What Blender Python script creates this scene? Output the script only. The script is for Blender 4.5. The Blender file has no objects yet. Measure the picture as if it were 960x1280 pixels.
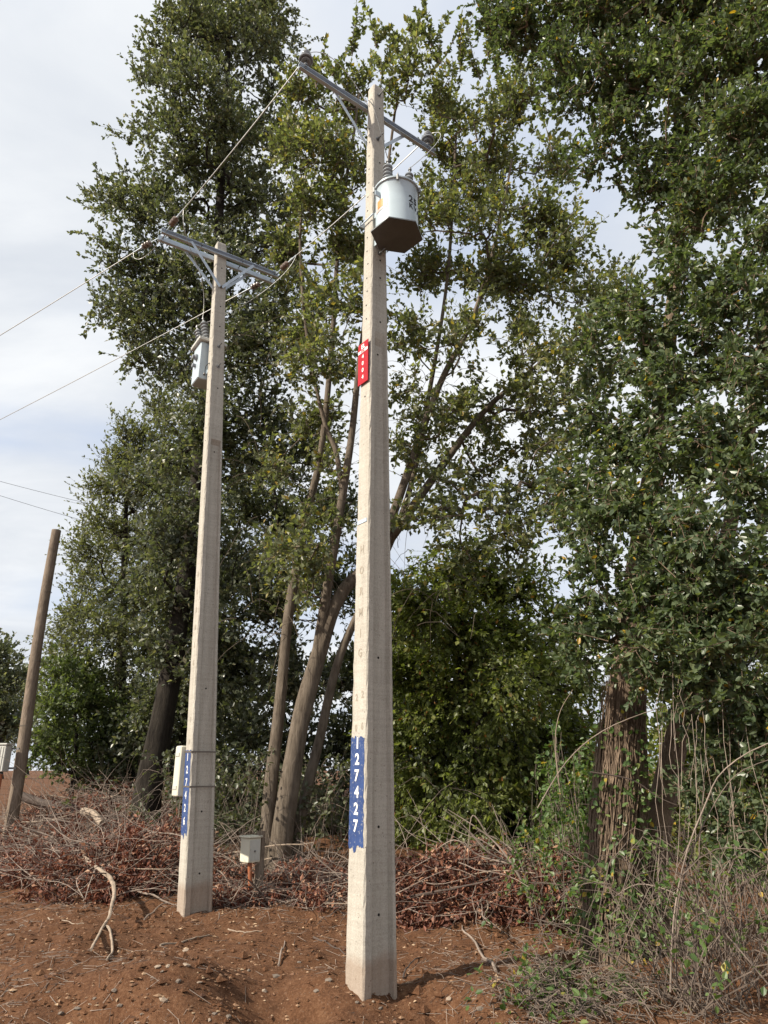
import bpy, math, random
import numpy as np
from mathutils import Vector, Matrix, noise as mnoise

random.seed(7); rng = np.random.default_rng(11)
S = bpy.context.scene
C = S.collection
rad = math.radians

# ------------------------------------------------------------------ camera
CAM = np.array((0.0, 0.0, 1.65)); PITCH = rad(20.0); F = 887.0
cd = bpy.data.cameras.new('camera'); cam = bpy.data.objects.new('camera', cd); C.objects.link(cam)
cam.location = CAM; cam.rotation_euler = (rad(90) + PITCH, 0, 0)
cd.sensor_fit = 'VERTICAL'; cd.sensor_height = 36.0; cd.lens = 18.0 * F / 640.0
cd.clip_start = 0.05; cd.clip_end = 3000
S.camera = cam
S.render.resolution_x = 768; S.render.resolution_y = 1024
# ------------------------------------------------------------------ light
SUN_AZ = (-1.0, -0.50); SUN_EL = rad(37)
az = math.hypot(*SUN_AZ)
sun_dir = Vector((SUN_AZ[0] / az * math.cos(SUN_EL), SUN_AZ[1] / az * math.cos(SUN_EL), math.sin(SUN_EL)))
ld = bpy.data.lights.new('sun', 'SUN'); ld.energy = 5.0; ld.angle = rad(1.0); ld.color = (1.0, 0.91, 0.77)
sun = bpy.data.objects.new('sun', ld); C.objects.link(sun)
sun.rotation_euler = sun_dir.to_track_quat('Z', 'Y').to_euler(); sun.location = (-30, -6, 30)
W = bpy.data.worlds.new('World'); S.world = W; W.use_nodes = True
wn = W.node_tree; wn.nodes.clear()
def _w(t, **k):
    n = wn.nodes.new(t)
    for a, b in k.items(): setattr(n, a, b)
    return n
w_out = _w('ShaderNodeOutputWorld'); w_bg = _w('ShaderNodeBackground'); w_bg.inputs[1].default_value = 0.1
sky = _w('ShaderNodeTexSky', sky_type='NISHITA'); sky.sun_disc = False
sky.sun_elevation = SUN_EL; sky.sun_rotation = math.atan2(SUN_AZ[0], SUN_AZ[1]); sky.air_density = 1.0; sky.dust_density = 1.5
tc = _w('ShaderNodeTexCoord'); sp = _w('ShaderNodeSeparateXYZ'); wn.links.new(tc.outputs['Generated'], sp.inputs[0])
mx = _w('ShaderNodeMath', operation='MAXIMUM'); mx.inputs[1].default_value = 0.0; wn.links.new(sp.outputs[2], mx.inputs[0])
ad = _w('ShaderNodeMath', operation='ADD'); ad.inputs[1].default_value = 0.22; wn.links.new(mx.outputs[0], ad.inputs[0])
dx = _w('ShaderNodeMath', operation='DIVIDE'); dy = _w('ShaderNodeMath', operation='DIVIDE')
wn.links.new(sp.outputs[0], dx.inputs[0]); wn.links.new(ad.outputs[0], dx.inputs[1])
wn.links.new(sp.outputs[1], dy.inputs[0]); wn.links.new(ad.outputs[0], dy.inputs[1])
cb = _w('ShaderNodeCombineXYZ'); wn.links.new(dx.outputs[0], cb.inputs[0]); wn.links.new(dy.outputs[0], cb.inputs[1])
def wnoise(scale, detail, rough, off, lo, hi):
    mp = _w('ShaderNodeMapping'); mp.inputs['Location'].default_value = off; mp.inputs['Scale'].default_value = (1.0, 1.7, 1)
    wn.links.new(cb.outputs[0], mp.inputs[0])
    n = _w('ShaderNodeTexNoise'); n.inputs['Scale'].default_value = scale; n.inputs['Detail'].default_value = detail
    n.inputs['Roughness'].default_value = rough; n.inputs['Distortion'].default_value = 0.4
    wn.links.new(mp.outputs[0], n.inputs['Vector'])
    r = _w('ShaderNodeMapRange', interpolation_type='SMOOTHSTEP'); wn.links.new(n.outputs[0], r.inputs[0])
    r.inputs[1].default_value = lo; r.inputs[2].default_value = hi
    return r.outputs[0]
cov = wnoise(0.9, 6, 0.5, (3.1, 0.4, 0), 0.24, 0.56)      # where the cloud sheet is thick
shade = wnoise(1.5, 7, 0.55, (7.7, 2.2, 0), 0.30, 0.70)   # grey and white inside the sheet
cm = _w('ShaderNodeMix', data_type='RGBA'); wn.links.new(shade, cm.inputs[0])
cm.inputs[6].default_value = (5.0, 5.3, 5.75, 1); cm.inputs[7].default_value = (6.7, 6.85, 7.0, 1)
base = _w('ShaderNodeMix', data_type='RGBA'); base.inputs[0].default_value = 0.72   # thin veil over the blue
wn.links.new(sky.outputs[0], base.inputs[6]); base.inputs[7].default_value = (4.9, 5.55, 6.8, 1)
sm = _w('ShaderNodeMix', data_type='RGBA'); wn.links.new(cov, sm.inputs[0])
wn.links.new(base.outputs[2], sm.inputs[6]); wn.links.new(cm.outputs[2], sm.inputs[7])
wn.links.new(sm.outputs[2], w_bg.inputs[0]); wn.links.new(w_bg.outputs[0], w_out.inputs[0])
S.view_settings.view_transform = 'Standard'; S.view_settings.look = 'None'
S.view_settings.exposure = 0.55
S.cycles.max_bounces = 6; S.cycles.diffuse_bounces = 4; S.cycles.glossy_bounces = 2; S.cycles.transmission_bounces = 3; S.view_settings.gamma = 1.0; S.view_settings.use_curve_mapping = False

# ------------------------------------------------------------------ helpers
CP, SP = math.cos(PITCH), math.sin(PITCH)
def at(u, v, Y):
    """world point seen at photograph pixel (u, v) on the plane y = Y"""
    a = (u - 480) / F; b = (640 - v) / F
    t = Y / (CP - SP * b)
    return np.array((a * t, Y, CAM[2] + (SP + CP * b) * t))
def depth_of(p): return p[1] * CP + (p[2] - CAM[2]) * SP
def project(p):
    d = depth_of(p); yc = -p[1] * SP + (p[2] - CAM[2]) * CP
    return 480 + p[0] * F / d, 640 - yc * F / d
def unit(v):
    v = np.asarray(v, float); return v / (np.linalg.norm(v, axis=-1, keepdims=True) + 1e-12)
def sstep(a, b, x):
    t = np.clip((x - a) / (b - a), 0, 1); return t * t * (3 - 2 * t)

_rise_y = np.array((-60, 4, 6.4, 9, 11.5, 14, 17, 22, 30, 60, 900.))
_rise_z = np.array((0, -.02, 0, .17, .24, .36, .58, 1.05, 1.25, 1.3, 1.3))
BUMPS = [(-1.55, 6.15, .55, .20), (-2.5, 6.5, .7, .13), (-.75, 6.0, .30, -.12), (-.45, 6.55, .35, .08), (-1.25, 7.1, .4, .07),
         (.35, 5.95, .35, -.10), (.75, 6.1, .35, .07), (-3.2, 7.6, .8, .10), (1.2, 6.6, .6, .08), (-1.9, 5.5, .35, -.10), (-.15, 5.75, .3, -.06)]
def gz0(x, y):
    z = np.interp(y, _rise_y, _rise_z)
    for bx, by, r, h in BUMPS: z = z + 1.5 * h * np.exp(-((x - bx) ** 2 + (y - by) ** 2) / (2 * r * r * .5))
    return z
def gz(x, y):
    z = float(gz0(x, y))
    if -9 < x < 8 and 4 < y < 18:
        k = 1.0
        z += .060 * mnoise.fractal(Vector((x * 1.6, y * 1.6, 3.3)), 1.0, 2.1, 3) * k
        z += .024 * mnoise.fractal(Vector((x * 7, y * 7, 9.1)), .8, 2.0, 3) * k
    else:
        z += .10 * mnoise.noise(Vector((x * .25, y * .25, 1.0)))
    return z
def on_ground(u, v):
    """where the pixel's ray meets the soil"""
    a = (u - 480) / F; b = (640 - v) / F
    d = np.array((a, CP - SP * b, SP + CP * b)); t = 3.0
    while t < 60:
        p = CAM + d * t
        if p[2] <= gz(p[0], p[1]): break
        t += .02
    p = CAM + d * t; p[2] = gz(p[0], p[1]); return p

ORI = {}
def mesh_from(V, faces, name):
    """faces: list of (n,k) int arrays"""
    me = bpy.data.meshes.new(name)
    V = np.asarray(V, np.float32); faces = [np.asarray(f, np.int32) for f in faces if len(f)]
    me.vertices.add(len(V)); me.vertices.foreach_set('co', V.ravel())
    tot = sum(f.size for f in faces); me.loops.add(tot)
    me.loops.foreach_set('vertex_index', np.concatenate([f.ravel() for f in faces]))
    ls, off = [], 0
    for f in faces:
        ls.append(off + np.arange(len(f), dtype=np.int32) * f.shape[1]); off += f.size
    ls = np.concatenate(ls); me.polygons.add(len(ls)); me.polygons.foreach_set('loop_start', ls)
    me.update(calc_edges=True); me.validate()
    return me
class MB:
    def __init__(s): s.V = []; s.F = {}; s.n = 0
    def add(s, V, F):
        V = np.asarray(V, float).reshape(-1, 3); F = F if isinstance(F, list) else [F]
        for f in F:
            f = np.asarray(f, int)
            if f.ndim == 1: f = f[None]
            s.F.setdefault(f.shape[1], []).append(f + s.n)
        s.V.append(V); s.n += len(V); return s
    def poly(s, pts): return s.add(pts, np.arange(len(pts)))
    def box(s, c, ax, ay, az, hx, hy, hz, bev=0.0):
        c = np.asarray(c, float); ax, ay, az = (np.asarray(q, float) for q in (ax, ay, az))
        if bev <= 0:
            V = [c + sx * hx * ax + sy * hy * ay + sz * hz * az for sz in (-1, 1) for sy in (-1, 1) for sx in (-1, 1)]
            return s.add(V, [[0, 2, 3, 1], [4, 5, 7, 6], [0, 1, 5, 4], [2, 6, 7, 3], [0, 4, 6, 2], [1, 3, 7, 5]])
        prof = [(hx - bev, hy), (hx, hy - bev), (hx, -hy + bev), (hx - bev, -hy), (-hx + bev, -hy), (-hx, -hy + bev), (-hx, hy - bev), (-hx + bev, hy)]
        rings = []
        for z, k in ((-hz, 1), (-hz + bev, 0), (hz - bev, 0), (hz, 1)):
            rings.append([c + ax * (x - np.sign(x) * bev * k) + ay * (y - np.sign(y) * bev * k) + az * z for x, y in prof])
        return s.rings(rings, True)
    def rings(s, R, caps=True, closed=True):
        R = np.asarray(R, float); m, k = R.shape[:2]
        i = np.arange(m - 1)[:, None] * k; j = np.arange(k if closed else k - 1)[None]; j2 = (j + 1) % k
        Q = np.stack([i + j, i + j2, i + k + j2, i + k + j], -1).reshape(-1, 4)
        F = [Q]
        if caps: F += [np.arange(k)[::-1].copy()[None], (np.arange(k) + (m - 1) * k)[None]]
        return s.add(R.reshape(-1, 3), F)
    def tube(s, pts, r, k=6, caps=True):
        pts = np.asarray(pts, float); n = len(pts); r = np.broadcast_to(np.asarray(r, float), (n,))
        T = unit(np.gradient(pts, axis=0))
        ref = np.array((0.31, 0.2, 0.93)) if abs(T[0][2]) < .9 else np.array((1.0, 0.1, 0))
        N = unit(np.cross(T, ref)); B = np.cross(T, N)
        a = np.arange(k) * 2 * math.pi / k
        R = pts[:, None] + r[:, None, None] * (np.cos(a)[None, :, None] * N[:, None] + np.sin(a)[None, :, None] * B[:, None])
        return s.rings(R, caps)
    def lathe(s, o, d, prof, k=20):
        o = np.asarray(o, float); d = unit(d); ref = np.array((1., 0, 0)) if abs(d[0]) < .8 else np.array((0, 1., 0))
        N = unit(np.cross(d, ref)); B = np.cross(d, N); a = np.arange(k) * 2 * math.pi / k
        R = [[o + d * z + max(r, 1e-4) * (math.cos(t) * N + math.sin(t) * B) for t in a] for r, z in prof]
        return s.rings(R, True)
    def build(s, name, mat, parent=None, origin=None, smooth=False):
        mat = mat or M['steel']
        V = np.concatenate(s.V); F = [np.concatenate(f) for f in s.F.values()]
        o = np.array(ORI[parent.name]) if parent is not None else np.array(origin if origin is not None else (0, 0, 0), float)
        me = mesh_from(V - o, F, name)
        if smooth:
            me.polygons.foreach_set('use_smooth', np.ones(len(me.polygons), bool))
            try: me.set_sharp_from_angle(angle=rad(38))
            except Exception: pass
        else: me.polygons.foreach_set('use_smooth', np.zeros(len(me.polygons), bool))
        ob = bpy.data.objects.new(name, me); C.objects.link(ob)
        me.materials.append(mat)
        if parent is not None: ob.parent = parent
        else: ob.location = o
        ORI[ob.name] = o
        return ob
def tag(o, label=None, cat=None, group=None, kind=None):
    for k, v in (('label', label), ('category', cat), ('group', group), ('kind', kind)):
        if v: o[k] = v
    return o
def thing(name, label, cat, loc, group=None):
    o = bpy.data.objects.new(name, None); C.objects.link(o); o.location = loc; o.empty_display_size = .2
    ORI[o.name] = np.array(loc, float); return tag(o, label, cat, group)

# ------------------------------------------------------------------ materials
def mat(name, build):
    m = bpy.data.materials.new(name); m.use_nodes = True; nt = m.node_tree
    bs = nt.nodes['Principled BSDF']; build(nt, bs); return m
def nd(nt, t, **k):
    n = nt.nodes.new(t)
    for a, b in k.items():
        if isinstance(b, (int, float, tuple)) and a in n.inputs: n.inputs[a].default_value = b
        else: setattr(n, a, b)
    return n
def coords(nt, scale=(1, 1, 1), kind='Object'):
    t = nd(nt, 'ShaderNodeTexCoord'); m = nd(nt, 'ShaderNodeMapping'); m.inputs['Scale'].default_value = scale
    nt.links.new(t.outputs[kind], m.inputs[0]); return m.outputs[0]
def noise_(nt, vec, scale, detail=6, rough=.6, dist=0.0):
    n = nd(nt, 'ShaderNodeTexNoise'); n.inputs['Scale'].default_value = scale; n.inputs['Detail'].default_value = detail
    n.inputs['Roughness'].default_value = rough; n.inputs['Distortion'].default_value = dist
    nt.links.new(vec, n.inputs['Vector']); return n.outputs[0]
def ramp(nt, fac, stops):
    r = nd(nt, 'ShaderNodeValToRGB'); e = r.color_ramp.elements
    while len(e) < len(stops): e.new(.5)
    for q, (p, c) in zip(e, stops): q.position = p; q.color = (*c, 1)
    nt.links.new(fac, r.inputs[0]); return r.outputs[0]
def mixc(nt, fac, a, b, mode='MIX'):
    m = nd(nt, 'ShaderNodeMix', data_type='RGBA', blend_type=mode)
    for i, x in ((0, fac), (6, a), (7, b)):
        if isinstance(x, (int, float)): m.inputs[i].default_value = x
        elif isinstance(x, tuple): m.inputs[i].default_value = (*x, 1)
        else: nt.links.new(x, m.inputs[i])
    return m.outputs[2]
def bump(nt, bs, h, strength, dist=.01):
    b = nd(nt, 'ShaderNodeBump'); b.inputs['Strength'].default_value = strength; b.inputs['Distance'].default_value = dist
    nt.links.new(h, b.inputs['Height']); nt.links.new(b.outputs[0], bs.inputs['Normal'])
def simple(name, col, rough=.6, metal=0.0, var=.25, scale=9, bmp=0.0, spec=.5):
    def f(nt, bs):
        v = coords(nt); n = noise_(nt, v, scale, 8, .65)
        c = ramp(nt, n, [(.25, tuple(x * (1 - var) for x in col)), (.75, tuple(min(1, x * (1 + var)) for x in col))])
        nt.links.new(c, bs.inputs['Base Color']); bs.inputs['Roughness'].default_value = rough; bs.inputs['Metallic'].default_value = metal
        bs.inputs['Specular IOR Level'].default_value = spec
        if bmp: bump(nt, bs, noise_(nt, v, scale * 6, 6, .7), bmp)
    return mat(name, f)

def m_concrete(nt, bs):
    v = coords(nt); vs = coords(nt, (9, 9, .5)); vh = coords(nt, (1.2, 1.2, 22))
    big = noise_(nt, v, 1.6, 6, .6); st = noise_(nt, vs, 2.2, 6, .65); hz = noise_(nt, vh, 1.5, 4, .6); fine = noise_(nt, v, 90, 4, .7); mid = noise_(nt, v, 26, 6, .7)
    c = ramp(nt, big, [(.3, (.34, .32, .285)), (.7, (.50, .47, .415))])
    c = mixc(nt, ramp(nt, st, [(.42, (0, 0, 0)), (.66, (1, 1, 1))]), c, (.28, .258, .222))
    c = mixc(nt, .35, c, ramp(nt, hz, [(.35, (.34, .31, .26)), (.65, (.56, .52, .45))]))
    c = mixc(nt, ramp(nt, mid, [(.30, (1, 1, 1)), (.42, (0, 0, 0))]), c, (.24, .21, .17))
    c = mixc(nt, .30, c, ramp(nt, fine, [(.35, (.24, .22, .19)), (.65, (.62, .58, .5))]))
    vo = nd(nt, 'ShaderNodeTexVoronoi'); vo.inputs['Scale'].default_value = 16; nt.links.new(v, vo.inputs['Vector'])   # blow holes
    pit = ramp(nt, vo.outputs['Distance'], [(.05, (1, 1, 1)), (.10, (0, 0, 0))])
    c = mixc(nt, pit, c, (.16, .14, .115))
    # soil splashed on the foot
    sx = nd(nt, 'ShaderNodeSeparateXYZ'); nt.links.new(coords(nt), sx.inputs[0])
    a = nd(nt, 'ShaderNodeMath', operation='MULTIPLY_ADD'); nt.links.new(big, a.inputs[0]); a.inputs[1].default_value = -.5; nt.links.new(sx.outputs[2], a.inputs[2])
    c = mixc(nt, ramp(nt, a.outputs[0], [(-.0, (.45, .45, .45)), (.07, (0, 0, 0))]), c, (.22, .12, .065))
    nt.links.new(c, bs.inputs['Base Color']); bs.inputs['Roughness'].default_value = .9
    hb = mixc(nt, .5, mid, fine); hb = mixc(nt, pit, hb, (0, 0, 0)); bump(nt, bs, hb, .55, .008)
M = {}
M['concrete'] = mat('concrete', m_concrete)
def m_soil(nt, bs):
    v = coords(nt); a = noise_(nt, v, .7, 5, .6); b = noise_(nt, v, 5, 8, .7); c_ = noise_(nt, v, 40, 6, .75); d = noise_(nt, v, 150, 3, .7)
    c = ramp(nt, a, [(.3, (.098, .043, .020)), (.7, (.205, .093, .040))])
    c = mixc(nt, .6, c, ramp(nt, b, [(.3, (.040, .019, .011)), (.5, (.126, .056, .026)), (.72, (.215, .113, .058))]))
    c = mixc(nt, .40, c, ramp(nt, c_, [(.36, (.024, .012, .008)), (.52, (.105, .050, .026)), (.68, (.25, .155, .098))]))
    vo = nd(nt, 'ShaderNodeTexVoronoi'); vo.inputs['Scale'].default_value = 38; nt.links.new(v, vo.inputs['Vector'])
    peb = ramp(nt, vo.outputs['Distance'], [(.10, (1, 1, 1)), (.17, (0, 0, 0))])
    c = mixc(nt, peb, c, mixc(nt, noise_(nt, v, 25, 2), (.08, .045, .03), (.26, .19, .14)))
    nt.links.new(c, bs.inputs['Base Color']); bs.inputs['Roughness'].default_value = .95; bs.inputs['Specular IOR Level'].default_value = .2
    h = mixc(nt, .5, c_, d); h = mixc(nt, .4, h, b); bump(nt, bs, h, .9, .03)
M['soil'] = mat('soil', m_soil)
def m_bark(name, c1, c2, c3, sc=1.0, b=.9):
    def f(nt, bs):
        v = coords(nt, (10 * sc, 10 * sc, 1.6 * sc)); n = noise_(nt, v, 2.2, 9, .7, .6); n2 = noise_(nt, coords(nt), 2.1, 5, .6)
        c = ramp(nt, n, [(.3, c1), (.5, c2), (.72, c3)]); c = mixc(nt, ramp(nt, n2, [(.45, (0, 0, 0)), (.7, (.6, .6, .6))]), c, c3)
        nt.links.new(c, bs.inputs['Base Color']); bs.inputs['Roughness'].default_value = .93; bs.inputs['Specular IOR Level'].default_value = .2
        bump(nt, bs, n, b, .03)
    return mat(name, f)
M['bark_dark'] = m_bark('dark_bark', (.010, .008, .007), (.022, .018, .014), (.045, .038, .03))
M['bark_grey'] = m_bark('grey_brown_bark', (.055, .042, .032), (.125, .10, .076), (.20, .165, .13))
M['bark_vine'] = m_bark('fibrous_bark', (.045, .031, .022), (.16, .115, .082), (.31, .23, .165), 1.6)
M['pole_wood'] = m_bark('weathered_pole_wood', (.08, .060, .046), (.19, .148, .112), (.29, .235, .185), 2.0, .6)
M['stick'] = simple('dry_stick', (.24, .19, .155), .85, var=.5, scale=5, bmp=.3)
M['stick_pale'] = simple('pale_dry_branch', (.29, .225, .168), .8, var=.45, scale=14, bmp=.4)
M['stick_dark'] = simple('dark_stick', (.075, .055, .045), .9, var=.4, scale=7, bmp=.3)
M['steel'] = simple('galvanised_steel', (.47, .55, .63), .5, .15, .15, 14)
M['bolt'] = simple('dull_bolt_steel', (.22, .22, .22), .5, .7, .3, 20)
M['paint'] = simple('grey_enamel', (.43, .51, .56), .32, 0, .08, 5)
M['porcelain'] = simple('grey_porcelain', (.24, .255, .27), .18, 0, .15, 9)
M['brown_porc'] = simple('brown_porcelain', (.17, .125, .10), .22, 0, .25, 15)
M['alu'] = simple('aluminium_wire', (.48, .48, .47), .5, .5, .1, 8)
M['dark_wire'] = simple('dark_wire', (.05, .05, .05), .6, 0, .1, 8)
M['red'] = simple('red_enamel_plate', (.36, .004, .014), .65, 0, .10, 9, spec=.25)
M['white'] = simple('white_paint', (.78, .78, .76), .6, 0, .12, 40)
M['black'] = simple('black_lettering', (.015, .015, .017), .6)
M['hole'] = simple('bolt_hole_dark', (.012, .011, .010), .95)
M['cabinet'] = simple('beige_cabinet', (.62, .60, .49), .45, 0, .06, 4)
M['box_grey'] = simple('grey_box_enamel', (.48, .48, .44), .5, 0, .12, 5)
M['pvc'] = simple('orange_conduit', (.34, .115, .05), .5, 0, .18, 5)
M['stone'] = simple('grey_stone', (.165, .132, .105), .85, 0, .45, 11, .4)
M['stone_pale'] = simple('pale_stone', (.29, .225, .168), .85, 0, .4, 11, .3)
M['orange'] = simple('orange_sticker', (.58, .20, .03), .5)
M['pinkish'] = simple('faded_label', (.50, .40, .37), .5)
M['paint_shade'] = simple('grey_enamel_painted_shade', (.105, .112, .122), .6, 0, .2, 6)  # tank's grey enamel, with the base plate's underside shade put into the colour
M['strap'] = simple('dull_strap', (.16, .14, .12), .55, .5, .2, 8)
def m_blue(nt, bs):
    v = coords(nt); n = noise_(nt, v, 45, 6, .75); n2 = noise_(nt, v, 9, 4, .6)
    c = ramp(nt, n2, [(.3, (.016, .042, .145)), (.7, (.025, .062, .20))])
    c = mixc(nt, ramp(nt, n, [(.56, (0, 0, 0)), (.66, (1, 1, 1))]), c, (.26, .27, .30))
    nt.links.new(c, bs.inputs['Base Color']); bs.inputs['Roughness'].default_value = .7; bump(nt, bs, n, .4, .004)
M['blue'] = mat('blue_paint', m_blue)
def m_stamp(nt, bs):
    bs.inputs['Base Color'].default_value = (.33, .29, .235, 1); bs.inputs['Roughness'].default_value = .95
M['stamp'] = mat('stamped_concrete', m_stamp)

def leafmat(name, stops, rough=.42, trans=.3, tcol=None, spec=.5):
    def f(nt, bs):
        g = nd(nt, 'ShaderNodeNewGeometry'); r = g.outputs['Random Per Island']
        c = ramp(nt, r, stops)
        c = mixc(nt, .4, c, mixc(nt, 1.0, c, ramp(nt, noise_(nt, coords(nt), .8, 3, .6), [(.3, (.5, .55, .5)), (.7, (1.5, 1.4, 1.3))]), 'MULTIPLY'))
        nt.links.new(c, bs.inputs['Base Color']); bs.inputs['Roughness'].default_value = rough; bs.inputs['Specular IOR Level'].default_value = spec
        t = nd(nt, 'ShaderNodeBsdfTranslucent'); nt.links.new(mixc(nt, 1.0, c, tcol or (1.5, 1.6, .7), 'MULTIPLY'), t.inputs[0])
        ms = nd(nt, 'ShaderNodeMixShader'); ms.inputs[0].default_value = trans
        nt.links.new(bs.outputs[0], ms.inputs[1]); nt.links.new(t.outputs[0], ms.inputs[2])
        nt.links.new(ms.outputs[0], nt.nodes['Material Output'].inputs[0])
    return mat(name, f)
G = leafmat
M['leaf_ever'] = G('evergreen_leaf', [(0, (.060, .075, .050)), (.5, (.104, .120, .080)), (.85, (.155, .168, .115)), (1, (.23, .22, .15))], rough=.36, trans=.36)
M['leaf_mid'] = G('olive_leaf', [(0, (.070, .084, .044)), (.5, (.126, .146, .078)), (.85, (.20, .215, .115)), (.97, (.25, .22, .07)), (1, (.32, .22, .05))], trans=.46)
M['leaf_near'] = G('broad_green_leaf', [(0, (.052, .080, .040)), (.5, (.098, .134, .070)), (.88, (.155, .19, .105)), (.988, (.17, .19, .09)), (.993, (.42, .30, .04)), (1, (.50, .28, .03))], rough=.36, trans=.38)
M['leaf_pale'] = G('brownish_olive_leaf', [(0, (.080, .095, .055)), (.5, (.135, .15, .085)), (1, (.21, .21, .12))], trans=.4)
M['leaf_back'] = G('shade_green_leaf', [(0, (.078, .100, .030)), (.5, (.155, .190, .056)), (.9, (.23, .26, .085)), (.97, (.22, .21, .07)), (1, (.30, .12, .04))], trans=.5)
M['leaf_bramble'] = G('bramble_leaf', [(0, (.06, .11, .03)), (.6, (.11, .18, .055)), (.9, (.17, .23, .08)), (.975, (.2, .24, .08)), (.982, (.4, .32, .05)), (1, (.45, .3, .05))], trans=.4)
M['cane'] = simple('brown_cane', (.15, .115, .092), .8, var=.5, scale=4)
M['leaf_shrub'] = G('shrub_leaf', [(0, (.06, .085, .035)), (.6, (.11, .145, .06)), (1, (.17, .20, .09))], trans=.4)
M['leaf_dead'] = G('dead_red_leaf', [(0, (.050, .022, .017)), (.35, (.11, .046, .033)), (.65, (.20, .080, .050)), (.85, (.28, .135, .085)), (1, (.42, .27, .18))], rough=.6, trans=.2, tcol=(1.4, .9, .7), spec=.35)
M['leaf_litter'] = G('leaf_litter', [(0, (.09, .045, .03)), (.5, (.18, .10, .06)), (.85, (.30, .19, .12)), (1, (.45, .33, .22))], rough=.75, trans=.1, tcol=(1, .9, .7), spec=.2)
M['weed'] = G('grey_green_weed', [(0, (.06, .075, .045)), (1, (.13, .14, .085))], trans=.3)

# ------------------------------------------------------------------ ground
def axis(lo, hi, step, far_lo, far_hi):
    a = list(np.arange(lo, hi, step)); s = step
    x = hi
    while x < far_hi: a.append(x); s *= 1.28; x += s
    a.append(far_hi); s = step; x = lo; b = []
    while x > far_lo: s *= 1.28; x -= s; b.append(max(x, far_lo))
    return np.array(b[::-1] + a)
gx = axis(-6.2, 4.2, .045, -500, 500); gy = axis(4.9, 12.5, .045, -60, 900)
XX, YY = np.meshgrid(gx, gy); ZZ = np.array([gz(x, y) for x, y in zip(XX.ravel(), YY.ravel())])
n, m_ = XX.shape
ii = (np.arange(n - 1)[:, None] * m_ + np.arange(m_ - 1)[None]).ravel()
g = MB(); g.add(np.stack([XX.ravel(), YY.ravel(), ZZ], 1), np.stack([ii, ii + 1, ii + m_ + 1, ii + m_], 1))
tag(g.build('ground', M['soil'], smooth=False), 'reddish brown bare soil strewn with stones and twigs', kind='structure')
bpy.data.objects['ground'].data.polygons.foreach_set('use_smooth', np.ones(len(bpy.data.objects['ground'].data.polygons), bool))

# ------------------------------------------------------------------ concrete poles
class PoleFrame:
    def __init__(s, base, top, alpha):
        s.b = np.array(base, float); s.t = np.array(top, float); s.H = s.t[2] - s.b[2]
        s.nA = np.array((-math.sin(alpha), -math.cos(alpha), 0)); s.nB = np.array((math.cos(alpha), -math.sin(alpha), 0))
        s.A0, s.A1, s.B0, s.B1 = .25, .125, .33, .155
    def c(s, h): return s.b + (s.t - s.b) * (h / s.H)
    def a(s, h): return s.A0 + (s.A1 - s.A0) * max(h, 0) / s.H
    def w(s, h): return s.B0 + (s.B1 - s.B0) * max(h, 0) / s.H
    def rec(s, h): return .048 * (1 - float(sstep(s.hc - .03, s.hc + .03, h)))
    def onA(s, t, h, off=0): return s.c(h) + s.nA * (s.w(h) / 2 + off) + s.nB * (t * s.a(h) / 2)
    def onB(s, t, h, off=0):
        r = s.rec(h) if -.62 < t < .5 else 0
        return s.c(h) + s.nB * (s.a(h) / 2 - r + off) + s.nA * (t * s.w(h) / 2)
def text_mesh(ch, size):
    cu = bpy.data.curves.new('t', 'FONT'); cu.body = ch; cu.size = size; cu.align_x = 'CENTER'; cu.align_y = 'CENTER'; cu.offset = size * .030; cu.resolution_u = 3
    ob = bpy.data.objects.new('t', cu); C.objects.link(ob)
    me = bpy.data.meshes.new_from_object(ob.evaluated_get(bpy.context.evaluated_depsgraph_get()))
    V = np.array([v.co for v in me.vertices]).reshape(-1, 3); Fs = [tuple(p.vertices) for p in me.polygons]
    bpy.data.objects.remove(ob); bpy.data.curves.remove(cu); bpy.data.meshes.remove(me)
    return V, Fs
def put_text(mb, ch, size, fn, sx=1.0):
    """fn(x, y) -> world point"""
    V, Fs = text_mesh(ch, size)
    P = [fn(x * sx, y) for x, y, _ in V]; b = mb.n
    mb.V.append(np.array(P)); mb.n += len(P)
    for f in Fs: mb.F.setdefault(len(f), []).append(np.array(f)[None] + b)
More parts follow.
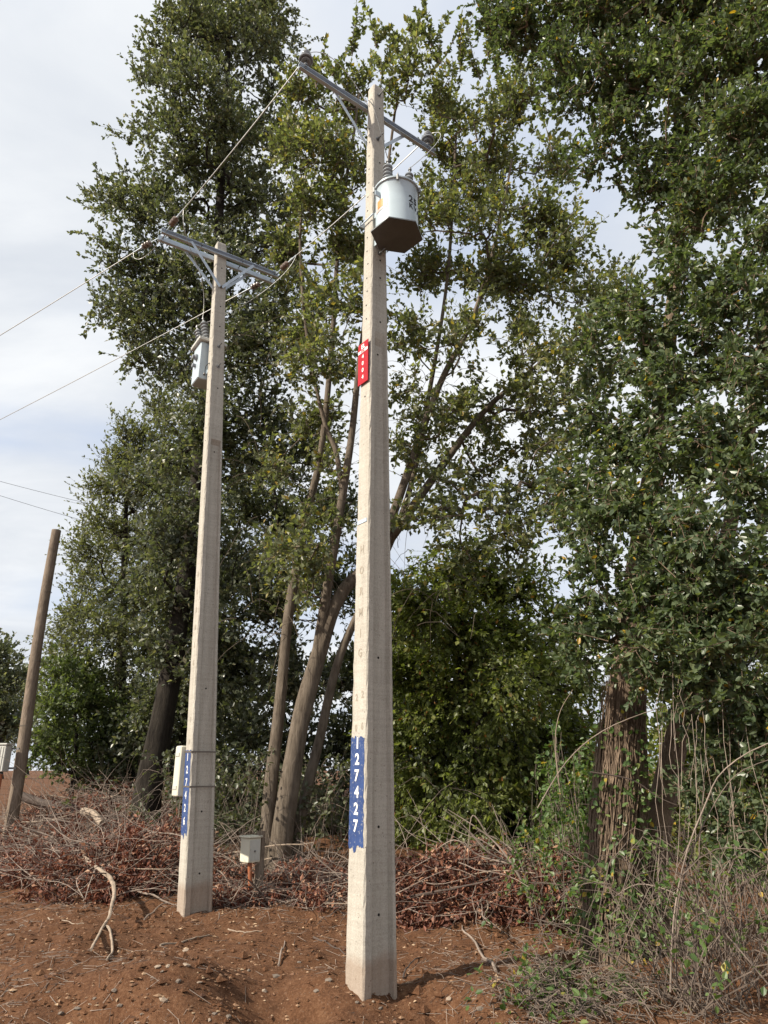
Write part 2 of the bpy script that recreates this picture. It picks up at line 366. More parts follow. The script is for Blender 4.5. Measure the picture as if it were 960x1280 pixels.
def make_pole(fr, hc, label, number, stamp, holesA, holesB, boltsB, panel):
    fr.hc = hc; r = random.Random(hash(number) % 1000)
    th = thing('concrete_pole', label, 'utility pole', fr.b)
    hs = list(np.arange(-.5, fr.H - .04, .07)) + [fr.H - .035, fr.H]
    R = []
    for i, h in enumerate(hs):
        k = 1 if h < fr.H - .01 else .86
        a, b = fr.a(h) / 2 * k, fr.w(h) / 2 * k; rc = fr.rec(h); ch = .013
        j = lambda q: r.gauss(0, q * 1.1)
        f1, f2 = .45 * b, .24 * b
        ring = []
        for sgn in (1, -1):
            seq = [(b - ch + j(.0028), a), (b - f1, a), (b - f1 - .006, a - rc), (-b + f2 + .010, a - rc), (-b + f2, a), (-b + ch + j(.002), a + 0)]
            edge = [(-b, a - ch + j(.002)), (-b, -a + ch + j(.002))]
            if sgn == 1: ring += [(p, q) for p, q in seq] + edge
            else: ring += [(-b + ch, -a), (-b + f2, -a), (-b + f2 + .010, -a + rc), (b - f1 - .006, -a + rc), (b - f1, -a), (b - ch, -a), (b, -a + ch + j(.0028)), (b, a - ch + j(.0028))]
        R.append([fr.c(h) + fr.nA * p + fr.nB * q for p, q in ring])
    sh = MB().rings(R, True).build('shaft', M['concrete'], th)
    for t, h in holesA:
        MB().lathe(fr.onA(t, h, -.002), fr.nA, [(.010, 0), (.010, .0035), (.006, .004)], 10).build('bolt_hole', M['hole'], th)
    for t, h in holesB:
        MB().lathe(fr.onB(t, h, -.002), fr.nB, [(.011, 0), (.011, .0035), (.007, .004)], 10).build('bolt_hole', M['hole'], th)
    for t, h in boltsB:
        o = fr.onB(t, h, 0)
        MB().lathe(o, fr.nB, [(.026, 0), (.026, .006), (.014, .007), (.014, .03), (.008, .031), (.008, .11), (.005, .112)], 8).build('bolt', M['bolt'], th)
    h0, h1, t0, t1, dh0, dstep, ds = panel
    # blue field with brushed ragged ends
    N = 16; top = [(t0 + (t1 - t0) * i / N, h1 + r.uniform(-.012, .012)) for i in range(N + 1)]
    bot = [(t0 + (t1 - t0) * i / N, h0 + r.uniform(-.02, .02) - (.035 if 5 < i < 9 else 0)) for i in range(N + 1)]
    pts, K = [], 24
    for k in range(K + 1):
        for i in range(N + 1):
            t = top[i][0]; 
            if i == N: t += r.uniform(-.07, .05)
            if i == 0: t += r.uniform(0, .04)
            h = bot[i][1] + (top[i][1] - bot[i][1]) * k / K
            pts.append(fr.onA(t, h, .0025))
    jj = (np.arange(K)[:, None] * (N + 1) + np.arange(N)[None]).ravel()
    pn = MB().add(pts, np.stack([jj, jj + 1, jj + N + 2, jj + N + 1], 1)).build('number_panel', M['blue'], th)
    tag(pn, 'blue painted panel with white stencilled number ' + number)
    for i, chh in enumerate(number):
        hh = dh0 - dstep * i
        mb = MB(); jx = r.uniform(-.006, .006)
        put_text(mb, chh, ds, lambda x, y: fr.onA((x + jx + (t0 + t1) / 2 * fr.a(hh) / 2) / (fr.a(hh) / 2), hh + y, .0055), 1.0)
        mb.build('digit', M['white'], pn)
    for txt, t, h, s_ in stamp:
        mb = MB(); put_text(mb, txt, s_, lambda x, y: fr.onA(t + x / (fr.a(h) / 2), h + y, .002), .8)
        mb.build('stamped_letter', M['stamp'], th)
    return th
b1 = at(464, 1246, 6.4); P1 = PoleFrame(b1, (at(470, 112, 6.4)[0], 6.4, at(470, 112, 6.4)[2]), rad(53))
b2 = at(243, 1138, 9.0); t2 = at(276, 306, 9.0); P2 = PoleFrame(b2, t2, rad(57))
print('pole1', b1, P1.t, gz(b1[0], b1[1]), 'pole2', b2, t2, gz(b2[0], b2[1]))
def h_at(fr, v):  # height on the pole seen at image row v
    lo, hi = -1, 12
    for _ in range(50):
        mid = (lo + hi) / 2; p = fr.c(mid)
        if project(p)[1] > v: lo = mid
        else: hi = mid
    return lo
hA = lambda fr, v: h_at(fr, v)
rr = random.Random(3)
holesA1 = [(rr.uniform(-.25, .1), hA(P1, v)) for v in range(165, 420, 17)] + [(0, hA(P1, 500))]
holesB1 = [(-.1, hA(P1, v)) for v in (140, 208, 330, 352, 407, 445, 823, 1033, 1142)]
boltsB1 = [(0.0, hA(P1, 124)), (0.25, hA(P1, 180)), (0, hA(P1, 322))]
s1 = [(c, 0, hA(P1, 690) - .13 * i, .10) for i, c in enumerate('HORMIG')] + [('2', -.35, hA(P1, 873), .085), ('2', .45, hA(P1, 870), .085), ('0', -.35, hA(P1, 911), .08), ('6', .45, hA(P1, 909), .08)]
s1 = [s for s in s1]
# lower letters spread down the face as cast
s1[:6] = [(c, 0, hA(P1, v), .10) for c, v in zip('HORMIG', (690, 716, 742, 768, 794, 818))]
hp0, hp1 = hA(P1, 1058), hA(P1, 922)
pole1 = make_pole(P1, hA(P1, 428), 'nearer tall concrete pole with blue number panel 127427 and red plate', '127427', s1, holesA1, holesB1, boltsB1,
                  (hp0, hp1, -.97, .80, hA(P1, 930), (hA(P1, 930) - hA(P1, 1032)) / 5, .125))
holesA2 = [(rr.uniform(-.2, .1), hA(P2, v)) for v in range(345, 560, 16)]
holesB2 = [(-.1, hA(P2, v)) for v in (338, 386, 411, 488, 566, 861, 1014, 1091)]
boltsB2 = [(-.05, hA(P2, v)) for v in (436, 461)]
s2 = [(c, .05, hA(P2, v), .09) for c, v in zip('HORMIG', (720, 742, 764, 786, 808, 830))] + [('2', 0.1, hA(P2, 900), .08), ('0', .1, hA(P2, 928), .08)]
pole2 = make_pole(P2, hA(P2, 556), 'farther concrete pole with blue number panel 127426 and a strapped cabinet', '127426', s2, holesA2, holesB2, boltsB2,
                  (hA(P2, 1042), hA(P2, 938), -.97, .85, hA(P2, 947), (hA(P2, 947) - hA(P2, 1026)) / 5, .115))

# red plate
hs_ = hA(P1, 458); sg = thing('number_plate', 'narrow red plate with white digits screwed to the nearer pole', 'sign', P1.onA(0, hs_))
wS, hS = .088, hA(P1, 433) - hA(P1, 484)
def plate_pt(x, y, off=.0): return P1.onA(0, hs_) + P1.nA * (.022 + off) + P1.nB * (x - .012) + np.array((0, 0, y))
mb = MB(); mb.box(plate_pt(0, 0), P1.nB, P1.nA, (0, 0, 1), wS, .004, hS / 2, .002); mb.build('plate', M['red'], sg)
mb = MB(); put_text(mb, 'EL', .07, lambda x, y: plate_pt(x + .005, y + hS * (.5 - .11), .0065)); mb.build('lettering', M['white'], sg)
mb = MB(); mb.box(plate_pt(0, hS * (.5 - .215), .0055), P1.nB, P1.nA, (0, 0, 1), wS * .94, .0012, hS * .035); bd = mb.build('band', M['white'], sg)
mb = MB(); put_text(mb, 'SAE', .038, lambda x, y: plate_pt(x, y + hS * (.5 - .215), .0085)); mb.build('band_lettering', M['red'], bd)
for i, ch_ in enumerate('4004'):
    mb = MB(); put_text(mb, ch_, hS * .13, lambda x, y: plate_pt(x, y + hS * (.5 - .355 - i * .165), .0065)); mb.build('digit', M['white'], sg)
for z in (-.3, .3): MB().box(P1.onA(0, hs_) + P1.nA * .009 + np.array((0, 0, z * hS)), P1.nB, P1.nA, (0, 0, 1), .03, .0092, .012).build('standoff', M['bolt'], sg)
# small silver date tag under it
hq = hA(P1, 655); tg = MB().box(P1.onA(-.05, hq, .0035), P1.nB, P1.nA, (0, 0, 1), .075, .002, .018).build('tag', M['steel'], pole1)

# ------------------------------------------------------------------ crossarms
UP = np.array((0, 0, 1.))
def channel(mb, c, d, n, L, hgt=.075, dep=.04, t=.006):
    """C-channel: web facing n, flanges pointing away from n"""
    mb.box(c, d, n, UP, L, t / 2, hgt / 2)
    for s in (-1, 1): mb.box(c - n * (dep / 2 + t / 2 + .0005) + UP * s * (hgt / 2 - t / 2), d, n, UP, L, dep / 2, t / 2)
def flat_bar(mb, p, q, n, w=.04, t=.006):
    p, q = np.asarray(p), np.asarray(q); d = unit(q - p); s = unit(np.cross(d, n))
    mb.box((p + q) / 2, d, np.cross(s, d), s, np.linalg.norm(q - p) / 2, t / 2, w / 2)
ARM = 1.02
h1 = hA(P1, 134); n1 = -P1.nB; d1 = -P1.nA
c1 = P1.c(h1) + n1 * (P1.a(h1) / 2 + .003 + .04)
x1 = thing('crossarm', 'single galvanised crossarm bolted behind the nearer pole top', 'crossarm', c1)
mb = MB(); channel(mb, c1, d1, n1, ARM); mb.build('arm', M['steel'], x1)
arm1 = lambda s, z=0: c1 + d1 * s * ARM + UP * z
for s in (-1, 1):
    mb = MB(); e = P1.c(h1 - .62) + n1 * (P1.a(h1 - .62) / 2 + .006) + d1 * s * .02
    flat_bar(mb, c1 + d1 * s * .52 + n1 * .008 - UP * .01, e + n1 * .012, n1); mb.build('brace', M['steel'], x1)
    MB().lathe(c1 + d1 * s * .52 - n1 * .012, n1, [(.014, 0), (.014, .045), (.007, .05)], 8).build('bolt', M['bolt'], x1)
for s in (-.93, -.87, -.8, .8, .93):
    MB().lathe(c1 + d1 * s * ARM + n1 * .0025, n1, [(.009, 0), (.009, .004)], 8).build('bolt_hole', M['hole'], x1)
def pin_insulator(p, label):
    t = thing('pin_insulator', label, 'insulator', p)
    MB().lathe(p - UP * .03, UP, [(.011, 0), (.011, .05), (.028, .051), (.028, .06), (.012, .061), (.012, .17)], 10).build('pin', M['bolt'], t)
    MB().lathe(p + UP * .09, UP, [(.022, .0), (.05, -.012), (.056, -.006), (.056, .004), (.04, .018), (.052, .014), (.080, .006), (.086, .014), (.083, .026), (.055, .044), (.042, .06), (.058, .075), (.060, .088), (.040, .098), (.034, .108), (.044, .118), (.044, .135), (.03, .145), (0, .147)], 24).build('shell', M['porcelain'], t, smooth=True)
    return p + UP * .20
q = -n1 * 0.0 - (-n1) * 0
pinL = pin_insulator(arm1(-.92, .0375) - n1 * .022, 'grey pin insulator on crossarm end away from the hanging transformer')
pinR = pin_insulator(arm1(.88, .0375) - n1 * .022, 'grey pin insulator on crossarm end beyond the hanging transformer')

h2 = hA(P2, 322); d2 = -P2.nA; n2 = P2.nB
arm2 = {}; ARM2 = .94
x2 = thing('double_crossarm', 'pair of galvanised crossarms clamped either side of the farther pole', 'crossarm', P2.c(h2))
for nm, sg_ in (('front', 1), ('back', -1)):
    cc = P2.c(h2) + n2 * sg_ * (P2.a(h2) / 2 + .005); arm2[nm] = cc
    mb = MB(); channel(mb, cc, d2, -n2 * sg_, ARM2, .078, .045); mb.build('arm', M['steel'], x2)
    for s in (-1, 1):
        e = P2.c(h2 - .60) + n2 * sg_ * (P2.a(h2 - .60) / 2 + .012)
        mb = MB(); flat_bar(mb, cc + d2 * s * .5 + n2 * sg_ * .062 - UP * .02, e + d2 * s * .015, n2 * sg_, .042); mb.build('brace', M['steel'], x2)
    MB().lathe(P2.c(h2 - .60) + n2 * sg_ * (P2.a(h2 - .6) / 2), n2 * sg_, [(.02, 0), (.02, .02), (.01, .03), (.01, .06)], 8).build('bolt', M['bolt'], x2)
for s in (-.93, -.35, .35, .93):
    MB().tube([arm2['front'] + d2 * s * ARM2 + n2 * .07, arm2['back'] + d2 * s * ARM2 - n2 * .07], .009, 8).build('through_bolt', M['bolt'], x2)

# ------------------------------------------------------------------ transformer on the nearer pole (round tank)
hb = at(500, 291, 6.06)[2] - b1[2]; TH = .57; TR = .228
tc_ = P1.c(hb) + P1.nB * (P1.a(hb) / 2 + .085 + TR); tc_[2] = P1.b[2] + hb
tr = thing('round_transformer', 'round pale grey transformer tank hanging from the nearer pole', 'transformer', tc_)
tank = MB().lathe(tc_, UP, [(TR - .01, .0), (TR, .008), (TR, .10), (TR, .3), (TR, TH - .05), (TR + .003, TH - .045), (TR + .003, TH - .03)], 40).build('tank', M['paint'], tr, smooth=True)
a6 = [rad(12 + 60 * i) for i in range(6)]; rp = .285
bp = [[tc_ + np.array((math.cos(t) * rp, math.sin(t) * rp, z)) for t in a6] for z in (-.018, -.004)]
MB().rings(bp).build('base_plate', M['paint_shade'], tr)
lid = MB().lathe(tc_ + UP * (TH - .032), UP, [(TR + .006, 0), (TR + .022, .004), (TR + .024, .02), (TR + .014, .03), (TR - .03, .05), (.05, .075), (0, .078)], 40).build('lid', M['paint'], tr, smooth=True)
camdir = unit(np.array((0, 0, 0)) - np.array((tc_[0], tc_[1], 0)))
angC = math.atan2(camdir[1], camdir[0])
for a in (angC + .05, angC - 1.25, angC + 1.3, angC + 2.6, angC - 2.5):
    o = tc_ + np.array((math.cos(a), math.sin(a), 0)) * (TR + .026) + UP * (TH - .03); e = np.array((math.cos(a), math.sin(a), 0)); s_ = np.cross(UP, e)
    mb = MB(); mb.box(o + UP * -.01, e, s_, UP, .010, .013, .035, .004); mb.tube([o + e * .012 - UP * .05, o + e * .012 + UP * .035], .006, 6); mb.build('lid_clamp', M['bolt'], tr)
def bushing(p, d, L, r, n, parent, mat_, tip=True):
    prof = [(r * .62, 0)]; st = L / n
    for i in range(n):
        z = i * st; k = 1 - .10 * i / n
        prof += [(r * .62 * k, z + st * .08), (r * k, z + st * .30), (r * k, z + st * .48), (r * .66 * k, z + st * .9)]
    prof += [(r * .5, L), (r * .45, L + .01), (0, L + .012)]
    o = MB().lathe(p, d, prof, 20).build('bushing', mat_, parent, smooth=True)
    if tip:
        MB().lathe(np.asarray(p) + unit(d) * L, d, [(.012, 0), (.012, .05), (.02, .051), (.02, .07), (.008, .071), (.008, .10)], 8).build('terminal', M['bolt'], o)
    return np.asarray(p) + unit(d) * (L + .09)
lt = tc_ + UP * (TH + .02)
bu1 = bushing(lt + np.array((-.095, -.02, -.02)), (0, 0, 1), .36, .058, 7, tr, M['porcelain'])
bu2 = bushing(lt + np.array((.115, .02, -.02)), (.10, .05, 1), .30, .052, 6, tr, M['porcelain'])
# brackets to the pole
for z in (.44, .06):
    mb = MB(); pc = P1.c(hb + z) + P1.nB * (P1.a(hb + z) / 2); w_ = .07
    mid = (pc + tc_ + UP * z - P1.nB * TR) / 2; mid[2] = tc_[2] + z
    mb.box(mid, P1.nB, P1.nA, UP, .045, w_, .035); mb.build('hanger_bracket', M['paint'], tr)
mb = MB(); zz = hb + .40
for s in (-1, 1):
    pz = P1.c(zz) + P1.nA * s * (P1.w(zz) / 2 + .03); mb.tube([pz + P1.nB * (P1.a(zz) / 2 + .06), pz - P1.nB * (P1.a(zz) / 2 + .04)], .009, 6)
mb.box(P1.c(zz) - P1.nB * (P1.a(zz) / 2 + .012), P1.nB, P1.nA, UP, .006, P1.w(zz) / 2 + .06, .03)
mb.build('clamp', M['steel'], tr)
MB().box(tc_ + P1.nB * 0 + P1.nA * (TR + .03) + UP * .40, P1.nA, P1.nB, UP, .035, .006, .035, .003).build('lifting_lug', M['paint'], tr)
MB().box(tc_ - P1.nA * (TR + .03) + UP * .40, P1.nA, P1.nB, UP, .035, .006, .035, .003).build('lifting_lug', M['paint'], tr)
def on_tank(ang, z, off): return tc_ + np.array((math.cos(ang), math.sin(ang), 0)) * (TR + off) + UP * z
def tank_patch(a0, a1, z0, z1, off, m, name, parent):
    K = 10; L = [[on_tank(a0 + (a1 - a0) * i / K, z, off) for i in range(K + 1)] for z in (z0, z1)]
    i = np.arange(K); return MB().add(np.array(L).reshape(-1, 3), np.stack([i, i + 1, i + K + 2, i + K + 1], 1)).build(name, m, parent)
lb = tank_patch(angC - 1.2, angC - .45, .19, .34, .003, M['pinkish'], 'label', tr)
tank_patch(angC - 1.05, angC - .68, .225, .325, .005, M['orange'], 'hazard_mark', lb)
for k, (tx, z) in enumerate((('25', .31), ('KVA', .22))):
    for i, ch_ in enumerate(tx):
        mb = MB(); a0 = angC + .72 + .30 * i
        put_text(mb, ch_, .115 if k == 0 else .085, lambda x, y: on_tank(a0 + x / TR, z + y, .003)); mb.build('marking', M['black'], tr)

# ------------------------------------------------------------------ box transformer on the farther pole
hb2 = at(252, 487, 9.35)[2] - b2[2]; bh = .62
oc = P2.c(hb2) - P2.nB * (P2.a(hb2) / 2 + .07 + .14) + P2.nA * .05; oc[2] = P2.b[2] + hb2
t2_ = thing('box_transformer', 'boxy grey measuring transformer with ribbed bushings on the farther pole', 'transformer', oc)
MB().box(oc + UP * bh / 2, P2.nA, P2.nB, UP, .17, .15, bh / 2, .012).build('body', M['paint'], t2_)
MB().box(oc + UP * (bh + .025), P2.nA, P2.nB, UP, .215, .20, .027, .008).build('lid', M['box_grey'], t2_)
for k in (-1, 1):
    MB().box(oc + UP * (bh + .065) + P2.nA * k * .09, P2.nA, P2.nB, UP, .05, .12, .0145, .004).build('lid_rib', M['box_grey'], t2_)
tb = oc + UP * (bh + .055)
pb1 = bushing(tb + P2.nA * .07 + P2.nB * .10, unit(UP + P2.nA * .20 - P2.nB * .12), .34, .062, 6, t2_, M['porcelain'])
pb2 = bushing(tb + P2.nA * .08 - P2.nB * .10, unit(UP + P2.nA * .20 - P2.nB * .25), .34, .062, 6, t2_, M['porcelain'])
for z in (.12, bh - .06): MB().box(oc + P2.nB * .185 + UP * z, P2.nA, P2.nB, UP, .05, .036, .03).build('hanger_bracket', M['paint'], t2_)
MB().lathe(oc + P2.nA * .17 + P2.nB * .02 + UP * .40, P2.nA, [(.05, 0), (.05, .03), (.03, .035), (.03, .07)], 14).build('terminal_cover', M['porcelain'], t2_)
MB().lathe(oc + P2.nA * .17 - P2.nB * .02 + UP * .28, P2.nA, [(.03, 0), (.03, .05)], 12).build('terminal_cover', M['porcelain'], t2_)
MB().lathe(oc + P2.nA * .08 + P2.nB * .15 + UP * .08, P2.nB, [(.018, 0), (.018, .02), (.008, .03)], 10).build('earth_stud', M['bolt'], t2_)

# ------------------------------------------------------------------ wires, jumpers and strain insulators
def catenary(p, q, sag, n=26):
    t = np.linspace(0, 1, n)[:, None]; return p * (1 - t) + q * t - UP * (4 * sag * t * (1 - t))
def wire(pts, r, label, m='alu', name='wire', group=None):
    mb = MB().tube(pts, r, 6); return tag(mb.build(name, M[m], origin=pts[0]), label, 'wire', group)
def bez(*P, n=24):
    P = [np.asarray(p, float) for p in P]; t = np.linspace(0, 1, n)[:, None]
    if len(P) == 3: return (1 - t) ** 2 * P[0] + 2 * t * (1 - t) * P[1] + t * t * P[2]
    return (1 - t) ** 3 * P[0] + 3 * t * (1 - t) ** 2 * P[1] + 3 * t * t * (1 - t) * P[2] + t ** 3 * P[3]
def strain(p, d, label, group):
    d = unit(d); t = thing('strain_insulator', label, 'insulator', p, group)
    MB().tube([p, p + d * .20], .008, 6).build('link', M['steel'], t)
    prof = [(.014, .17)]
    for i in range(3):
        z = .19 + i * .055; prof += [(.024, z), (.048, z + .006), (.050, z + .022), (.026, z + .046)]
    prof += [(.014, .37), (0, .372)]
    MB().lathe(p, d, prof, 18).build('body', M['brown_porc'], t, smooth=True)
    MB().tube([p + d * .36, p + d * .56], [.016, .010], 8).build('clamp', M['steel'], t)
    return p + d * .55
eL2 = P2.c(h2) + d2 * (-.95) * ARM2; eR2 = P2.c(h2) + d2 * .93 * ARM2
dirN = unit(pinL - eL2); sL = strain(eL2 + dirN * .08, dirN, 'brown strain insulator on a wire slung between the two concrete poles', 'strain insulators towards the nearer pole')
dirR = unit(pinR - eR2); sR = strain(eR2 + dirR * .08, dirR, 'brown strain insulator on a wire slung between the two concrete poles', 'strain insulators towards the nearer pole')
dF = unit(np.array((-.855, .52, -.06)))
lab_f = 'brown strain insulator on a wire running away from both poles into the open sky'
sL2 = strain(eL2 + dF * .08, dF, lab_f, 'strain insulators towards the open side'); sR2 = strain(eR2 + dF * .08, dF, lab_f, 'strain insulators towards the open side')
w1 = wire(catenary(sL, pinL - UP * .05, .04), .007, 'aluminium wire between the pole tops on the end away from the transformer')
w2 = wire(catenary(sR, pinR - UP * .05, .04), .007, 'aluminium wire between the pole tops passing behind the round transformer')
far = np.array((-.855, .52, 0)) * 55
w3 = wire(catenary(sL2, eL2 + far + UP * -1.2, 1.0), .007, 'long wire leaving the farther pole from the crossarm end clear of its trees')
w4 = wire(catenary(sR2, eR2 + far + UP * -1.2, 1.0), .007, 'long wire leaving the farther pole and crossing behind its shaft')
wire(bez(pinL, pinL + np.array((.28, .1, .35)), P1.c(h1 + .1) + np.array((-.22, -.05, .15)), P1.onA(-.4, h1 - .02, .015)), .0045, 'pale jumper looping over from pin insulator to the pole top', name='jumper_wire')
wire(bez(P1.onA(-.3, h1 + .06, .02), P1.onB(.9, h1 - .1, .03), bu1 + np.array((-.12, -.05, .5)), bu1), .0045, 'dark jumper slanting across the nearer pole down to the transformer', 'dark_wire', 'jumper_wire')
wire(bez(pinR, pinR + np.array((.25, 0, .12)), bu2 + np.array((.45, .1, .55)), bu2), .0045, 'pale jumper hanging from pin insulator to the transformer lid', name='jumper_wire')
wire(bez(sR, sR + np.array((-.05, -.1, -.45)), P2.c(h2 - .75) + np.array((.35, .25, -.05)), pb2), .0045, 'pale jumper curving from strain insulator behind the farther pole', name='jumper_wire')
wire(bez(sL, sL + np.array((.0, .05, -.7)), pb1 + np.array((.05, -.1, .9)), pb1), .004, 'thin drop lead from strain insulator to the box transformer', name='jumper_wire')
wire(bez(sL2, sL2 + np.array((-.02, 0, -.16)), sL2 + np.array((.15, .05, -.22)), eL2 - UP * .02), .004, 'short slack tail hanging from the strain clamp at the crossarm end', name='jumper_wire')
wire(bez(oc + P2.nA * .08 + P2.nB * .18 + UP * .08, oc + P2.nA * .1 + P2.nB * .24 + UP * .2, P2.onA(-.6, hb2 + .18, .03), P2.onA(.2, hb2 + .2, .008)), .006, 'short earth lead from box transformer to the pole', 'dark_wire', 'earth_wire')
for vv, lab in ((600, 'upper of two thin far wires crossing low in the open sky'), (615, 'lower of two thin far wires crossing low in the open sky')):
    p = at(-60, vv - 15, 24); q = at(260, vv + 60 + (vv - 600), 30); wire(catenary(p, q, .15), .007, lab, 'dark_wire')

# ------------------------------------------------------------------ cabinet strapped to the farther pole
hc0, hc1 = hA(P2, 996), hA(P2, 932); hm = (hc0 + hc1) / 2; ch2 = (hc1 - hc0) / 2
cc = P2.c(hm) - P2.nB * (P2.a(hm) / 2 + .02 + .10) + P2.nA * .05
cb_ = thing('meter_cabinet', 'tall beige cabinet strapped behind the farther pole', 'cabinet', cc - UP * ch2)
MB().box(cc, P2.nA, P2.nB, UP, .16, .10, ch2, .012).build('body', M['cabinet'], cb_)
MB().box(cc - P2.nB * .108, P2.nA, P2.nB, UP, .15, .0075, ch2 - .02, .004).build('door', M['cabinet'], cb_)
for z in (ch2 - .10, -ch2 + .10):
    MB().box(cc + P2.nA * .1645 + UP * z, P2.nB, P2.nA, UP, .07, .004, .022, .0015).build('mounting_bracket', M['box_grey'], cb_)
for v in (940, 983):
    h = hA(P2, v); a, w_ = P2.a(h) / 2 + .004, P2.w(h) / 2 + .004
    R = [[P2.c(h + dz) + P2.nA * x + P2.nB * y for x, y in ((w_, a), (-w_, a), (-w_, -a), (w_, -a))] for dz in (-.009, .009)]
    MB().rings(R, False).build('strap', M['strap'], cb_)

# ------------------------------------------------------------------ wooden pole and its box
wb = at(8, 1062, 14.0); wt = at(66, 660, 14.0); wb[2] = min(wb[2], gz(wb[0], wb[1]) + .02)
wt[1] = 14.15
pts = np.array([wb + (wt - wb) * t + np.array((.015 * math.sin(7 * t), .01 * math.cos(5 * t), 0)) for t in np.linspace(-.07, 1, 26)])
wp = thing('wooden_pole', 'leaning weathered wooden pole standing clear of the trees', 'utility pole', wb)
mb = MB(); a_ = np.arange(14) * 2 * math.pi / 14; R = []
for i, p in enumerate(pts):
    r0 = .115 - .022 * i / 25
    R.append([p + np.array((math.cos(t), math.sin(t), 0)) * r0 * (1 + .035 * mnoise.noise(Vector((math.cos(t) * 1.5, math.sin(t) * 1.5, i * .25)))) for t in a_])
mb.rings(R).build('shaft', M['pole_wood'], wp, smooth=True)
for k in (.35, .55, .78):
    p = wb + (wt - wb) * k; MB().tube([p + np.array((math.cos(t), math.sin(t), 0)) * (.115 - .022 * k + .002) + UP * 0 for t in np.linspace(0, 2 * math.pi, 20)], .006, 5).build('wire_band', M['strap'], wp)
bxp = at(3, 948, 13.75)
bx = thing('pole_meter_box', 'grey ribbed meter box beside the leaning wooden pole', 'meter box', bxp - UP * .28)
ea = unit((.97, -.25, 0)); eb = np.array((.25, .97, 0))
MB().box(bxp, ea, eb, UP, .115, .085, .23, .012).build('body', M['box_grey'], bx)
MB().box(bxp + UP * .247, ea, eb, UP, .135, .105, .016, .007).build('lid', M['box_grey'], bx)
for s in (-.06, 0, .06): MB().box(bxp + ea * s - eb * .089, ea, eb, UP, .010, .006, .205, .003).build('rib', M['box_grey'], bx)
for s in (-.17, .17): MB().box(bxp + ea * .185 + eb * .07 + UP * s, ea, eb, UP, .085, .012, .018).build('bracket', M['bolt'], bx)
pg = np.array((bxp[0], bxp[1] + .02, gz(bxp[0], bxp[1]) - .05))
MB().tube([pg, bxp - UP * .27 + np.array((0, .02, 0))], .045, 10).build('conduit', M['pvc'], bx)

# ------------------------------------------------------------------ little box on its stake
sb = at(314, 1127, 9.55); sb[2] = gz(sb[0], sb[1]); top = at(313, 1062, 9.55)
ea = unit((.72, -.69, 0)); eb = unit((.69, .72, 0)); bc = top.copy()
mbx = thing('stake_meter_box', 'small cream meter box on an orange conduit and wooden stake', 'meter box', sb)
MB().box(bc, ea, eb, UP, .088, .088, .135, .006).build('body', M['cabinet'], mbx)
MB().box(bc + UP * .146, ea, eb, UP, .103, .103, .0105, .004).build('lid', M['cabinet'], mbx)
MB().lathe(bc + ea * .088 - UP * .01, ea, [(.012, 0), (.012, .012), (.006, .014)], 10).build('lock', M['bolt'], mbx)
MB().box(bc + ea * .0895, eb, ea, UP, .075, .002, .115, .001).build('door', M['box_grey'], mbx)
pc = np.array((sb[0] + .0, sb[1], sb[2] - .06)); MB().tube([pc, bc - UP * .13], .026, 12).build('conduit', M['pvc'], mbx)
MB().lathe((pc + (bc - pc) * .35), UP, [(.03, 0), (.03, .012)], 12).build('conduit_clip', M['strap'], mbx)
st0 = pc + np.array((.07, .07, 0)); st1 = bc + np.array((.10, .12, .20))
MB().tube(np.linspace(st0, st1, 7), [.060, .058, .057, .056, .055, .054, .053], 9).build('stake', M['pole_wood'], mbx)

# ------------------------------------------------------------------ foliage tools
def leaves_mesh(P, D, N, L, Wd, fold=.18, big=False):
    D = unit(D); N = unit(N - (N * D).sum(1, keepdims=True) * D); Sd = np.cross(D, N); n = len(P); L = L[:, None]; Wd = Wd[:, None]
    if not big:
        V = np.stack([P, P + D * L * .5 + Sd * Wd + N * Wd * fold, P + D * L, P + D * L * .5 - Sd * Wd + N * Wd * fold], 1)
        i = np.arange(n)[:, None] * 4; Fs = np.concatenate([i + np.array((0, 1, 2)), i + np.array((0, 2, 3))])
        return V.reshape(-1, 3), Fs
    cv = -N * L * .10
    V = np.stack([P, P + D * L * .33 + Sd * Wd + N * Wd * fold, P + D * L * .72 + Sd * Wd * .75 + N * Wd * fold + cv * .5, P + D * L + cv,
                  P + D * L * .72 - Sd * Wd * .75 + N * Wd * fold + cv * .5, P + D * L * .33 - Sd * Wd + N * Wd * fold], 1)
    i = np.arange(n)[:, None] * 6; return V.reshape(-1, 3), np.concatenate([i + np.array((0, 1, 2, 3)), i + np.array((0, 3, 4, 5))])
def rdir(n): return unit(rng.normal(size=(n, 3)))
def prisms(A, B, r0, r1):
    """thin three-sided twigs A -> B"""
    T = unit(B - A); ref = np.where(np.abs(T[:, 2:3]) < .9, np.array((0, 0, 1.)), np.array((1., 0, 0))); N = unit(np.cross(T, ref)); Bn = np.cross(T, N)
    a = np.arange(3) * 2 * math.pi / 3; off = np.cos(a)[None, :, None] * N[:, None] + np.sin(a)[None, :, None] * Bn[:, None]
    V = np.concatenate([A[:, None] + off * r0, B[:, None] + off * r1], 1); i = np.arange(len(A))[:, None] * 6
    Q = np.concatenate([i + np.array((k, (k + 1) % 3, 3 + (k + 1) % 3, 3 + k)) for k in range(3)]); return V.reshape(-1, 3), Q
